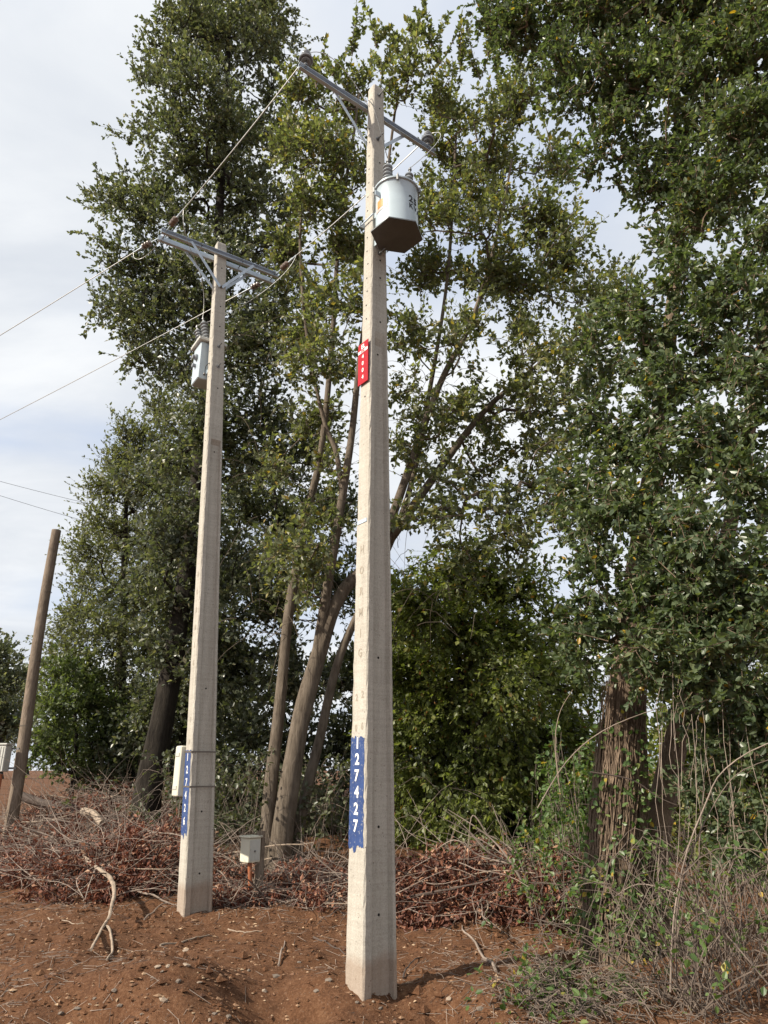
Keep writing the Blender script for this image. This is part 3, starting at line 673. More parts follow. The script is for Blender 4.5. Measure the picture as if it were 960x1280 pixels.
def clusters_from(blobs, Y, ntot, spread=0.8, flat=1.0, hollow=.45, clump=0):
    out = []; ws = []
    B = []
    for b in blobs:
        u, v, rp = b[:3]; y = (b[3] if len(b) > 3 else Y + rng.uniform(-spread, spread)); c = at(u, v, y); r = rp * depth_of(c) / F
        B.append((c, r)); ws.append(r ** 2)
    ws = np.array(ws) / sum(ws)
    for (c, r), w_ in zip(B, ws):
        k = max(2, int(round(ntot * w_))); d = rdir(k); rr_ = r * (hollow + (1 - hollow) * rng.random((k, 1))) ** 1.0
        if clump:
            m = max(2, k // clump); cs = c + rdir(m) * r * (.45 + .6 * rng.random((m, 1))); sg_ = r * .20
            out.append(cs[rng.integers(0, m, k)] + rng.normal(size=(k, 3)) * sg_ * np.array((1, 1, .75))); continue
        out.append(c + d * rr_ * np.array((1, 1, flat)))
    return np.concatenate(out)
def spray(Cl, out_c, ntw, tl, q, L, Wr, upb=.35, outb=.5, droop=.0, ndown=0.0, jit=.1, spread_dir=.75):
    """twigs and leaves round every cluster point"""
    n = len(Cl); A = np.repeat(Cl, ntw, 0) + rng.normal(size=(n * ntw, 3)) * jit
    o = unit(Cl - out_c); o = np.repeat(o, ntw, 0)
    T = unit(rdir(n * ntw) + o * outb + UP * upb); Ln = tl * rng.uniform(.45, 1.25, (n * ntw, 1))
    E = A + T * Ln - UP * droop * Ln
    t = rng.uniform(.08, 1.03, (n * ntw, q, 1)); t[:, -1] = 1.0
    P = (A[:, None] + (E - A)[:, None] * t).reshape(-1, 3); TT = np.repeat(unit(E - A), q, 0); m = len(P)
    D = unit(TT * .8 + rdir(m) * spread_dir + UP * (.1 - ndown)); N = unit(UP * .75 + rdir(m) * .75 + np.repeat(o, q, 0) * .3)
    Ll = L * rng.uniform(.45, 1.35, m)
    return A, E, P, D, N, Ll, Ll * Wr * rng.uniform(.8, 1.2, m)
def skeleton(stems, Cl, seg=.4, zpen=.6, wig=.05, rtip=.006, maxr=.09):
    """grow a branch from the nearest wood to every cluster point"""
    pos, par, cap = [], [], []
    for pts, r0, r1 in stems:
        L = np.concatenate([[0], np.cumsum(np.linalg.norm(np.diff(pts, axis=0), axis=1))]); k = max(3, int(L[-1] / seg))
        s = np.linspace(0, L[-1], k); q = np.stack([np.interp(s, L, pts[:, i]) for i in range(3)], 1)
        for i in range(k): pos.append(q[i]); par.append(-1); cap.append(r0 + (r1 - r0) * i / (k - 1))
    ns = len(pos); P = np.array(pos); dmin = np.array([np.min(np.linalg.norm(P - c, axis=1)) for c in Cl]); order = np.argsort(dmin)
    arr = np.zeros((ns + len(Cl) * 40, 3)); arr[:ns] = P; cnt = ns; cnts = np.zeros(len(arr)); parent = np.full(len(arr), -1); chains = []
    for ci in order:
        c = Cl[ci]; dv = arr[:cnt] - c; d = np.linalg.norm(dv, axis=1) + zpen * np.maximum(0, dv[:, 2] + .15 * np.linalg.norm(dv, axis=1))
        d[:2] += 3
        b = int(np.argmin(d)); a = arr[b]; Ln = np.linalg.norm(c - a); k = max(2, min(30, int(Ln / seg) + 1)); ch = [b]
        bow = np.array((rng.normal() * .08, rng.normal() * .08, -.10 + rng.normal() * .05)) * Ln
        for j in range(1, k + 1):
            t = j / k; p = a + (c - a) * t + bow * 4 * t * (1 - t) * .5 + (rng.normal(size=3) * wig * (1 if j < k else 0))
            arr[cnt] = p; parent[cnt] = ch[-1]; ch.append(cnt); cnt += 1
        w_ = ch[-1]
        while w_ >= 0: cnts[w_] += 1; w_ = parent[w_]
        chains.append(ch)
    res = []
    for ch in chains:
        r = rtip * np.maximum(cnts[ch], 1) ** .48; r[0] = r[1]
        if ch[0] < ns: r = np.minimum(r, cap[ch[0]] * .75)
        res.append((arr[ch], np.minimum(r, maxr)))
    return res
def smooth_path(pts, n=26):
    pts = np.array(pts, float); t = np.linspace(0, 1, len(pts)); tt = np.linspace(0, 1, n); out = []
    for i in range(3):     # catmull-rom
        p = pts[:, i]; q = []
        for x in tt:
            k = min(int(x * (len(p) - 1)), len(p) - 2); f = x * (len(p) - 1) - k
            p0, p1, p2, p3 = p[max(k - 1, 0)], p[k], p[k + 1], p[min(k + 2, len(p) - 1)]
            q.append(.5 * (2 * p1 + (p2 - p0) * f + (2 * p0 - 5 * p1 + 4 * p2 - p3) * f * f + (3 * p1 - p0 - 3 * p2 + p3) * f ** 3))
        out.append(q)
    return np.array(out).T
def knobbly(mb, pts, r0, r1, k=12, flare=0.0, amp=.10):
    n = len(pts); T = unit(np.gradient(pts, axis=0)); N = unit(np.cross(T, np.array((0.2, 1, .1)))); B = np.cross(T, N); R = []
    ph = rng.uniform(0, 10)
    for i, p in enumerate(pts):
        f = i / (n - 1); r = r0 + (r1 - r0) * f + flare * math.exp(-f * n / 2.2)
        ring = []
        for a in np.arange(k) * 2 * math.pi / k:
            nn = mnoise.noise(Vector((math.cos(a) * 1.3 + ph, math.sin(a) * 1.3, i * .28)))
            ring.append(p + (N[i] * math.cos(a) + B[i] * math.sin(a)) * r * (1 + amp * nn))
        R.append(ring)
    mb.rings(R)
def tree(name, label, base, stems, Cl, leafm, barkm, ntw=7, tl=.42, q=9, L=.08, Wr=.28, big=False, group=None, cat='tree', extra=None, stemname='trunk', zpen=.6, rtip=.006, keep=None, **kw):
    """stems: list of (pixel-derived world path, r0, r1, flare)"""
    th = thing(name, label, cat, base, group); SK = []
    for pts, r0, r1, fl in stems:
        sp_ = smooth_path(pts, max(10, int(len(pts) * 6))); mb = MB(); knobbly(mb, sp_, r0, r1, 12, fl); mb.build(stemname, M[barkm], th, smooth=True); SK.append((sp_, r0, r1))
    ch = skeleton(SK, Cl, zpen=zpen, rtip=rtip); mb = MB()
    for p, r in ch: mb.tube(p, r, 5 if r[0] > .02 else 4, False)
    cen = Cl.mean(0)
    A, E, P, D, N, Ll, Wd = spray(Cl, cen, ntw, tl, q, L, Wr, **kw)
    if extra is not None:   # extra leaves along free shoots
        P = np.concatenate([P, extra[0]]); D = np.concatenate([D, extra[1]]); N = np.concatenate([N, extra[2]]); Ll = np.concatenate([Ll, extra[3]]); Wd = np.concatenate([Wd, extra[4]])
        for p, r in extra[5]: mb.tube(p, r, 4, False)
    V, Q = prisms(A, E, .0045, .0018); mb.add(V, Q)
    tag(mb.build('branches', M[barkm], th), kind='stuff')
    if keep:
        pr = np.array([project(p) for p in P]); inn = (pr[:, 0] > 20) & (pr[:, 0] < 940) & (pr[:, 1] > 20) & (pr[:, 1] < 1260)
        dep = P[:, 1] * CP + (P[:, 2] - CAM[2]) * SP; vd = unit(P - CAM); Nn = unit(N - (N * D).sum(1, keepdims=True) * D)
        size = Ll / dep * (.3 + np.abs((Nn * vd).sum(1))) * inn - (dep - dep[inn].min()) * .004; sel = np.argsort(-size)[:keep]; msk = np.ones(len(P), bool); msk[sel] = False
    else: sel = []; msk = slice(None)
    V, Q = leaves_mesh(P[msk], D[msk], N[msk], Ll[msk], Wd[msk], big=big); cr = MB().add(V, Q).build('crown', M[leafm], th); tag(cr, kind='stuff')
    if len(sel):
        protos = []
        V, Q = leaves_mesh(np.zeros((1, 3)), np.array([[1., 0, 0]]), np.array([[0, 0, 1.]]), np.array([1.]), np.array([Wr]), big=True)
        lm = mesh_from(V, [Q], 'leaf'); lm.materials.append(M[leafm])
        for i in sel:
            d = unit(D[i]); n_ = unit(N[i] - N[i].dot(d) * d); s_ = np.cross(n_, d); o = bpy.data.objects.new('leaf', lm); C.objects.link(o); o.parent = cr
            mw = Matrix(np.array([d * Ll[i], s_ * Ll[i], n_ * Ll[i]]).T.tolist()).to_4x4(); mw.translation = Vector(P[i] - ORI[cr.name]); o.matrix_local = mw
    return th
def shoots(bases, n_each, length, q, L, Wr, lean=.25, arch=0.0):
    Ps, Ds, Ns, tubes = [], [], [], []
    for b in bases:
        for _ in range(n_each):
            d = unit(UP + rng.normal(size=3) * lean); ln = length * rng.uniform(.6, 1.2); side = rng.normal(size=3) * .12 * ln
            t = np.linspace(0, 1, 9)[:, None]; pts = np.asarray(b) + d * ln * t + side * t * t - UP * arch * ln * t ** 2.2
            tubes.append((pts, np.linspace(.012, .003, 9)))
            k = rng.uniform(.12, 1, q); i = np.clip((k * 8).astype(int), 0, 7); f = (k * 8 - i)[:, None]; p = pts[i] * (1 - f) + pts[i + 1] * f; tg_ = unit(pts[i + 1] - pts[i])
            Ps.append(p); Ds.append(unit(tg_ * .55 + rdir(q) * .9)); Ns.append(unit(tg_ * .6 + UP * .4 + rdir(q) * .5))
    P = np.concatenate(Ps); m = len(P); Ll = L * rng.uniform(.6, 1.2, m)
    return P, np.concatenate(Ds), np.concatenate(Ns), Ll, Ll * Wr, tubes
def path(pp): return np.array([at(*p) for p in pp])

# ------------------------------------------------------------------ trees
# tall evergreen behind the farther pole
B1 = [(290, -60, 75), (250, 20, 55), (325, 10, 55), (215, 75, 40), (285, 75, 60), (345, 50, 38), (190, 95, 26), (250, 140, 65), (325, 140, 50), (205, 165, 38), (290, 200, 65),
      (172, 235, 32), (140, 245, 22), (220, 235, 55), (335, 235, 50), (180, 270, 38), (250, 290, 60), (310, 300, 55), (150, 325, 32), (190, 345, 45), (135, 385, 22), (240, 370, 60),
      (310, 380, 60), (170, 400, 42), (210, 425, 45), (270, 440, 60), (340, 320, 40), (330, 450, 55), (215, 470, 30), (250, 510, 45), (300, 520, 50), (340, 540, 45), (235, 560, 42), (280, 590, 50), (215, 600, 40), (240, 650, 50), (200, 680, 45), (225, 740, 50), (285, 670, 50), (190, 760, 45), (215, 820, 45), (290, 760, 45)]
t1b = at(180, 1030, 14.0); t1b[2] = gz(t1b[0], 14) - .1
ex1 = shoots([at(u, v, 13.8 + .6 * math.sin(v)) for u, v in ((160, 180), (195, 60), (125, 250), (125, 385), (140, 330), (175, 110), (365, 60), (340, 15), (150, 215), (185, 215), (130, 300), (215, 30), (365, 120), (170, 440), (200, 470), (240, 10), (150, 265))], 3, .9, 40, .10, .30, lean=.6)
tree('evergreen_tree', 'tallest dense dark evergreen rising behind the farther concrete pole', t1b,
     [(np.vstack([t1b, path([(186, 985, 14), (205, 890, 14.0), (222, 790, 14.1), (245, 620, 14.2), (262, 430, 14.3), (275, 250, 14.2), (285, 60, 14.1), (290, -80, 14)])]), .27, .05, .12)],
     np.concatenate([clusters_from(B1, 14.0, 560, 1.3, hollow=.3), clusters_from(B1, 14.0, 560, 1.3, clump=6)]), 'leaf_ever', 'bark_dark', ntw=8, tl=.55, q=15, extra=ex1, L=.105, Wr=.30, upb=.25)
# many-stemmed tree between the poles
B2 = [(395, 130, 32), (440, 120, 36), (505, 105, 34), (560, 120, 36), (612, 150, 36), (370, 185, 38), (420, 200, 45), (555, 190, 42), (625, 205, 42), (685, 205, 30), (395, 265, 46), (435, 300, 46), (545, 265, 45), (610, 280, 45), (675, 275, 42), (720, 300, 30),
      (375, 330, 38), (415, 370, 48), (525, 340, 42), (590, 350, 45), (660, 355, 45), (720, 370, 32), (390, 440, 44), (435, 460, 36), (510, 420, 36), (570, 430, 36), (640, 430, 34), (700, 440, 28), (520, 500, 32), (585, 495, 30), (640, 520, 26), (405, 520, 34), (530, 570, 30), (600, 580, 28), (660, 600, 24), (570, 640, 26), (630, 650, 22),
      (375, 680, 34), (410, 640, 30), (370, 745, 26), (345, 690, 22), (395, 720, 24), (520, 650, 26), (350, 590, 26), (590, 690, 24), (420, 590, 22), (450, 230, 30), (455, 380, 30), (650, 120, 24), (735, 420, 30), (755, 360, 26), (690, 500, 28), (720, 560, 26), (675, 560, 24), (700, 330, 30), (740, 480, 24), (690, 620, 24), (640, 690, 26), (610, 620, 22), (560, 600, 24), (520, 540, 26), (650, 650, 26), (700, 660, 24), (670, 520, 26), (610, 540, 26), (560, 520, 24), (690, 570, 24), (720, 620, 22), (640, 460, 26)]
t2b = at(347, 1095, 11.5); t2b[2] = gz(t2b[0], 11.5) - .08
sh_b = [at(u, v, 11.3 + .5 * math.sin(u)) for u, v in ((415, 95), (440, 70), (470, 60), (500, 75), (520, 60), (550, 80), (575, 90), (600, 100), (630, 120), (650, 160), (395, 110), (480, 90), (540, 60), (610, 70), (690, 190))]
ex = list(shoots(sh_b, 4, 1.35, 54, .125, .27))
for _ in range(110):   # bare arching twigs
    p0 = at(rng.uniform(290, 640), rng.uniform(330, 800), 11.2 + rng.normal() * .5); d = unit(rng.normal(size=3) * np.array((1, .7, .5))); ln = rng.uniform(.6, 1.7); t = np.linspace(0, 1, 10)[:, None]
    ex[5].append((p0 + d * ln * t * .8 + UP * ln * (.35 * t - .75 * t * t) + np.cumsum(rng.normal(size=(10, 3)) * .012, 0), np.linspace(.006, .002, 10)))
tree('multi_stemmed_tree', 'olive green tree with several slanting bare stems between the two poles', t2b,
     [(np.vstack([t2b, path([(352, 1050, 11.5), (372, 920, 11.5), (395, 830, 11.5), (425, 745, 11.5), (475, 690, 11.6), (540, 600, 11.7), (600, 520, 11.8), (655, 470, 11.9), (720, 420, 12)])]), .185, .02, .07),
      (np.vstack([t2b + np.array((-.18, .05, 0)), path([(336, 1010, 11.6), (350, 880, 11.7), (362, 760, 11.7), (385, 640, 11.8), (402, 560, 11.8), (415, 430, 11.8), (425, 280, 11.7), (445, 150, 11.6)])]), .115, .03, .04),
      (np.vstack([t2b + np.array((.22, .12, 0)), path([(378, 1010, 11.9), (398, 930, 12), (425, 820, 12.1), (470, 720, 12.1), (510, 620, 12.1), (535, 500, 12.1), (560, 340, 12), (570, 170, 11.8)])]), .10, .025, .04),
      (path([(395, 830, 11.5), (410, 730, 11.4), (428, 620, 11.3), (440, 540, 11.3), (452, 430, 11.3), (475, 280, 11.3), (495, 130, 11.2)]), .095, .025, 0),
      (path([(428, 620, 11.3), (420, 565, 11.3), (405, 525, 11.3), (385, 430, 11.2), (375, 300, 11.1), (385, 200, 11.1)]), .05, .02, 0),
      (path([(475, 690, 11.6), (510, 590, 11.4), (550, 480, 11.3), (590, 400, 11.2), (620, 300, 11.1), (640, 200, 11)]), .085, .02, 0)],
     np.concatenate([clusters_from(B2, 11.5, 420, 1.1, hollow=.2), clusters_from(B2, 11.5, 560, 1.1, clump=6)]), 'leaf_mid', 'bark_grey', ntw=7, tl=.46, q=11, L=.105, Wr=.29, upb=.5, extra=ex, stemname='stem', spread_dir=.9)
# broad-leaved tree with vine-wrapped trunk
B3 = [(668, 20, 50, 7.2), (618, 12, 22, 7.4), (640, 40, 26, 7.3), (740, 20, 60, 7.0), (810, 10, 70, 6.6), (900, 0, 80, 6.3), (960, 60, 80, 6.0), (720, 95, 48, 7.0), (790, 110, 58, 6.8), (870, 110, 70, 6.4), (940, 170, 75, 6.0), (770, 185, 40, 7.0), (835, 205, 50, 6.8), (900, 250, 60, 6.3),
      (960, 300, 60, 5.9), (850, 290, 38, 6.8), (935, 380, 62, 6.0), (880, 360, 45, 6.4), (770, 390, 30, 7.0), (745, 450, 30, 7.1), (810, 440, 40, 6.8), (880, 450, 50, 6.4), (950, 480, 65, 5.9), (745, 530, 34, 7.0), (800, 530, 50, 6.6), (870, 560, 62, 6.2), (940, 600, 72, 5.8),
      (725, 610, 30, 7.0), (770, 620, 50, 6.6), (830, 650, 60, 6.2), (900, 690, 70, 5.8), (965, 720, 70, 5.6), (735, 690, 36, 6.8), (785, 720, 52, 6.4), (850, 760, 60, 6.0), (930, 800, 66, 5.8), (750, 770, 34, 6.7), (800, 810, 42, 6.4), (870, 850, 46, 6.2), (735, 830, 22, 6.8), (950, 880, 50, 5.9), (720, 780, 22, 6.9), (800, 385, 30, 6.4), (845, 335, 28, 6.3), (835, 470, 40, 6.2), (900, 910, 56, 6.5), (965, 960, 60, 6.3), (880, 980, 34, 6.9), (930, 1030, 46, 6.6)]
t3b = at(772, 1200, 7.5); t3b[2] = gz(t3b[0], 7.5) - .1
tree('broadleaf_tree', 'broad-leaved green tree with vine-wrapped trunk beside the red brush', t3b,
     [(np.vstack([t3b, path([(768, 1100, 7.5), (775, 980, 7.5), (780, 870, 7.5), (800, 700, 7.4), (830, 480, 7.2), (850, 250, 7.0), (840, 40, 6.9)])]), .275, .022, .10),
      (np.vstack([t3b + np.array((.42, .12, 0)), path([(815, 1080, 7.65), (838, 960, 7.7), (870, 830, 7.5), (920, 620, 7.2), (960, 380, 6.9), (980, 100, 6.6)])]), .17, .03, .08),
      (path([(850, 250, 7.0), (900, 200, 6.6), (960, 120, 6.2)]), .06, .03, 0)],
     np.concatenate([clusters_from(B3, 6.4, 640, .5, hollow=.2), clusters_from(B3, 6.4, 260, .5, clump=5)]), 'leaf_near', 'bark_vine', ntw=9, tl=.30, q=17, L=.064, Wr=.29, big=True, upb=.15, keep=300, jit=.07, rtip=.004)
# pale loose tree and neighbours past the evergreen
B4 = [(160, 545, 20), (150, 580, 28), (185, 560, 30), (135, 620, 26), (175, 620, 40), (210, 600, 35), (120, 665, 26), (160, 680, 44), (205, 670, 44), (110, 720, 28), (150, 745, 44), (200, 740, 46), (95, 770, 26), (135, 800, 46), (190, 810, 50), (85, 820, 22), (120, 860, 44), (170, 880, 50), (215, 890, 40), (195, 510, 24), (218, 535, 30), (228, 590, 36), (110, 690, 26), (85, 800, 24), (75, 850, 26)]
t4b = np.array((at(150, 950, 19)[0], 19, 0.0)); t4b[2] = gz(t4b[0], 19) - .1
tree('loose_olive_tree', 'loose brownish olive tree tapering to a thin pale top past the evergreen', t4b,
     [(np.vstack([t4b, path([(150, 850, 19), (155, 720, 19), (160, 560, 19)])]), .2, .03, .06)], clusters_from(B4, 19, 760, 1.4, hollow=.2), 'leaf_pale', 'bark_dark', ntw=8, tl=.60, q=13, L=.095, Wr=.24, upb=.5)
B4b = [(80, 840, 22), (70, 880, 26), (100, 890, 34), (65, 925, 26), (90, 935, 32), (130, 920, 38), (120, 950, 30), (165, 940, 36), (60, 950, 18), (105, 850, 24)]
t5b = np.array((at(95, 960, 17)[0], 17, 0.0)); t5b[2] = gz(t5b[0], 17) - .05
tree('leafy_shrub', 'rounded green leafy shrub at the foot of the loose olive tree', t5b, [(np.vstack([t5b, path([(95, 930, 17), (92, 880, 17)])]), .06, .02, .03)],
     clusters_from(B4b, 17, 230, .9, hollow=.2), 'leaf_shrub', 'bark_dark', ntw=7, tl=.45, q=11, L=.10, Wr=.30, cat='shrub')
# shaded trees filling the back
def back_tree(label, base_px, Y, blobs, n, leafm='leaf_back', L=.10, **kw):
    b = np.array((at(base_px, 1000, Y)[0], Y, 0.0)); b[2] = gz(b[0], Y) - .1
    tp = at(blobs[0][0], blobs[0][1], Y); mid = (b + tp) / 2 + np.array((rng.normal() * .2, 0, 0))
    return tree('background_tree', label, b, [(np.vstack([b, mid, tp]), .13, .03, .05)], clusters_from(blobs, Y, n, 1.2, hollow=.1), leafm, 'bark_dark', ntw=8, tl=.62, q=13, L=L, Wr=.3, group='shaded trees behind the poles', **kw)
back_tree('shaded green tree with drooping sprays behind the red brush', 585, 13.4,
          [(560, 720, 36), (610, 735, 36), (530, 760, 40), (580, 790, 48), (640, 790, 36), (520, 840, 44), (570, 870, 50), (630, 860, 44), (680, 840, 26), (515, 920, 48), (570, 950, 50), (630, 940, 50), (680, 920, 30), (520, 1000, 48), (580, 1030, 50), (640, 1020, 48), (690, 1000, 36), (540, 1070, 40), (610, 1080, 40), (670, 1070, 40), (700, 780, 26), (715, 850, 28), (705, 910, 34), (720, 970, 34), (500, 745, 28), (655, 735, 28), (600, 690, 20)], 800, droop=.35, upb=-.1, ndown=.4)
back_tree('dark tree filling the shade behind the many-stemmed tree', 385, 16.0,
          [(340, 590, 40), (390, 570, 36), (310, 640, 44), (360, 660, 50), (420, 640, 36), (300, 730, 50), (350, 760, 55), (420, 740, 50), (300, 830, 50), (360, 850, 55), (430, 840, 50), (300, 920, 50), (360, 940, 55), (430, 930, 50), (480, 900, 46), (480, 800, 46), (300, 1000, 50), (370, 1030, 50), (440, 1020, 50), (490, 1010, 44), (400, 1080, 40), (470, 1080, 40)], 620, 'leaf_ever', .11)
back_tree('dark green tree under the evergreen beside its bent trunk', 225, 17.0,
          [(225, 700, 44), (260, 740, 48), (230, 790, 44), (270, 830, 48), (225, 870, 44), (265, 910, 48), (215, 950, 40), (250, 980, 44), (285, 990, 40), (190, 900, 36), (160, 960, 34), (290, 880, 40)], 330, 'leaf_ever', .11)
back_tree('distant hazy dark tree in the gap before the vine-wrapped trunk', 700, 26.0, [(690, 800, 22), (705, 840, 26), (675, 850, 26), (700, 890, 34), (665, 910, 34), (720, 930, 34), (690, 960, 40), (730, 980, 40), (660, 1000, 44), (720, 1040, 44)], 220, 'leaf_pale', .13)
back_tree('tall dim tree filling the gap behind the drooping green sprays', 590, 20.0, [(580, 740, 40), (530, 790, 50), (600, 820, 55), (650, 850, 44), (520, 880, 55), (590, 910, 55), (650, 940, 50), (530, 980, 55), (600, 1010, 55), (660, 1030, 50)], 300, 'leaf_ever', .13)
back_tree('dark tree behind the vine-wrapped trunk and brambles', 860, 12.0, [(860, 760, 50), (800, 830, 34), (930, 780, 60), (870, 850, 60), (950, 880, 60), (860, 930, 56), (920, 960, 60), (980, 960, 60), (850, 1010, 50), (920, 1050, 60), (770, 1010, 40), (730, 1040, 36), (980, 1060, 60), (990, 800, 60)], 380, 'leaf_back', .10)
for lab, u0, Y, bl in (('dark rounded distant tree at the field edge beyond the wooden pole', 2, 34, [(0, 830, 22), (-15, 860, 26), (8, 860, 20), (-5, 895, 26), (10, 900, 18), (-30, 900, 30), (-30, 850, 30)]),
                       ('pale grey distant tree at the field edge beyond the wooden pole', 36, 60, [(30, 850, 12), (38, 870, 14), (26, 880, 14), (45, 895, 16), (30, 910, 18), (50, 920, 16), (15, 915, 16), (60, 925, 16), (80, 920, 18)])):
    b = np.array((at(u0, 950, Y)[0], Y, 0.)); b[2] = gz(b[0], Y) - .1; tp = at(bl[0][0], bl[0][1], Y)
    tree('distant_tree', lab, b, [(np.vstack([b, (b + tp) / 2, tp]), .2, .05, .05)], clusters_from(bl, Y, 150, 1, hollow=.1), 'leaf_ever' if Y < 40 else 'leaf_pale', 'bark_dark', ntw=8, tl=1.0, q=10, L=.2, Wr=.35, group='distant trees')

# ------------------------------------------------------------------ brush piles, brambles, sticks, stones
def stick_path(p0, d, ln, n=7, bend=.5, zlim=None):
    pts = [np.array(p0, float)]; d = unit(d); tw = rng.normal(size=3) * bend * np.array((1, 1, .5)) / n
    for i in range(n - 1):
        d = unit(d + tw + rng.normal(size=3) * .12); pts.append(pts[-1] + d * ln / (n - 1))
    return np.array(pts)
def brush(label, regions, nst, nlf, big=10, lrange=(.4, 1.3), leafL=.075, name='brush_pile'):
    """regions: (u, v, radius_x m, radius_y m, height) resting on the soil"""
    G_ = [(np.array((at(u, 1050, Y)[0], Y, gz(at(u, 1050, Y)[0], Y))), rx, ry, h) for u, Y, rx, ry, h in regions]
    o = G_[0][0]; th = thing(name, label, 'brush pile', o); wts = np.array([rx * ry for _, rx, ry, _ in G_]); wts = wts / wts.sum()
    def pick():
        c, rx, ry, h = G_[rng.choice(len(G_), p=wts)]; a = rng.uniform(0, 6.283); k = math.sqrt(rng.random()); x = c[0] + math.cos(a) * rx * k; y = c[1] + math.sin(a) * ry * k
        return x, y, h * (1 - k * k) + .03
    mb = MB(); tips = []
    for i in range(nst):
        x, y, h = pick(); z = gz(x, y) + rng.uniform(0, 1) ** .7 * h
        d = np.array((rng.normal(), rng.normal() * .8, rng.normal() * .28 + .08)); pts = stick_path((x, y, z), d, rng.uniform(*lrange), 7, .9)
        pts[:, 2] = np.maximum(pts[:, 2], np.array([gz(p[0], p[1]) for p in pts]) + .005)
        r = rng.uniform(.0025, .0075); mb.tube(pts, np.linspace(r, r * .35, 7), 4, False); tips.append(pts[2 + i % 5])
    tag(mb.build('sticks', M['stick'], th), kind='stuff')
    for i in range(big):
        x, y, h = pick(); z = gz(x, y) + rng.uniform(.3, 1) * h; pts = stick_path((x, y, z), (rng.normal() + .6, rng.normal() * .5, rng.normal() * .10), rng.uniform(.6, 1.6), 9, .45)
        pts[:, 2] = z + (pts[:, 2] - z) * .5; pts[:, 2] = np.maximum(pts[:, 2], np.array([gz(p[0], p[1]) for p in pts]) + .012); r = rng.uniform(.008, .017)
        MB().tube(pts, np.linspace(r, r * .5, 9), 6).build('branch', M['stick_pale' if i % 3 else 'stick_dark'], th)
    if nlf:
        cl = np.array([[x, y, gz(x, y) + rng.uniform(0, 1) ** .6 * h] for x, y, h in (pick() for _ in range(nlf // 7)) if mnoise.noise(Vector((x * 2.3, y * 2.3, 8.8))) > rng.uniform(-.35, .35)])
        P = np.repeat(cl, 14, 0) + rng.normal(size=(len(cl) * 14, 3)) * np.array((.07, .07, .05)); P[:, 2] = np.maximum(P[:, 2], np.interp(P[:, 1], _rise_y, _rise_z) - .02); n = len(P)
        Ll = leafL * rng.uniform(.5, 1.25, n); V, Q = leaves_mesh(P, unit(rdir(n) - UP * .5), rdir(n), Ll, Ll * .27 * rng.uniform(.6, 1.1, n), fold=.5)
        tag(MB().add(V, Q).build('dead_leaves', M['leaf_dead'], th), kind='stuff')
    return th
brush('low heap of red-brown dead leaves and grey twigs beside the farther pole', [(135, 10.3, .9, .9, .60), (60, 10.8, .8, .7, .36), (195, 10.4, .7, .9, .66), (165, 11.6, 1.1, .9, .75), (225, 11.2, .6, .8, .85), (75, 12.0, 1.0, .8, .50)], 1150, 26000, 26)
brush('long twiggy brush heap with rotting logs under the evergreen', [(110, 14.0, 1.6, 1.2, .85), (60, 13.4, 1.0, 1.0, .65), (160, 14.5, 1.4, 1.2, .95), (130, 16.5, 2.4, 1.2, .95), (70, 16.0, 1.2, 1.0, .75)], 1050, 9000, 22, (.6, 1.8), .09)
brush('sunlit rust-red dead leaf heap behind the nearer pole', [(560, 9.0, .75, .65, .60), (640, 8.9, .65, .6, .66), (505, 9.1, .55, .6, .48), (700, 8.9, .6, .6, .62), (600, 9.6, 1.0, .5, .62)], 480, 30000, 22)
brush('thin twig litter between the two poles below the many-stemmed tree', [(300, 9.5, .5, .4, .13), (360, 9.6, .6, .5, .18), (415, 9.4, .5, .6, .24), (280, 10.3, .6, .5, .34), (385, 10.4, .7, .6, .30)], 520, 5200, 10, (.3, 1.0))

def bramble(label, regions, ncane, nleaf, dry=.6, hgt=1.0, name='bramble', thick=(.0025, .006), Lr=(1.0, 2.4), lm='leaf_bramble', leafL=.05, stickm='cane'):
    th = None; mb = MB(); LP = []
    G_ = [(on_ground(u, v), rx, ry) for u, v, rx, ry in regions]; th = thing(name, label, 'bramble' if name == 'bramble' else 'vine', G_[0][0])
    for i in range(ncane):
        c, rx, ry = G_[i % len(G_)]; x = c[0] + rng.normal() * rx; y = c[1] + rng.normal() * ry; p = np.array((x, y, gz(x, y) - .02)); ln = rng.uniform(*Lr); hz = rng.normal(size=2); hz /= np.linalg.norm(hz) + 1e-6
        t = np.linspace(0, 1, 11); arch = rng.uniform(.4, 1.3) * hgt
        xy = np.array([x, y]) + np.outer(t * ln * rng.uniform(.4, .9), hz) + np.cumsum(rng.normal(size=(11, 2)) * .035, 0)
        z = p[2] + arch * np.sin(np.clip(t * rng.uniform(1.7, 3.0), 0, 3.1)) + np.cumsum(rng.normal(size=11) * .02); pts = np.column_stack([xy, z])
        pts[:, 2] = np.maximum(pts[:, 2], np.array([gz(q[0], q[1]) for q in pts]) + .004)
        pts = pts[pts[:, 1] > 4.6]
        if len(pts) < 4: continue
        r = rng.uniform(*thick); mb.tube(pts, np.linspace(r, r * .4, len(pts)), 4, False)
        LP.append(pts)
    tag(mb.build('canes', M[stickm], th), kind='stuff')
    if nleaf:
        sel = [LP[i] for i in rng.integers(0, int(len(LP) * (1 - dry)) + 1, nleaf)]; base_ = np.array([q[rng.integers(2, len(q))] for q in sel])
        P = np.repeat(base_, 3, 0) + rng.normal(size=(nleaf * 3, 3)) * .03; n = len(P); Ll = leafL * rng.uniform(.6, 1.4, n)
        V, Q = leaves_mesh(P, unit(rdir(n) + UP * .1), unit(rdir(n) * .6 + UP * .8), Ll, Ll * .33, big=True); tag(MB().add(V, Q).build('leaves', M[lm], th), kind='stuff')
    return th
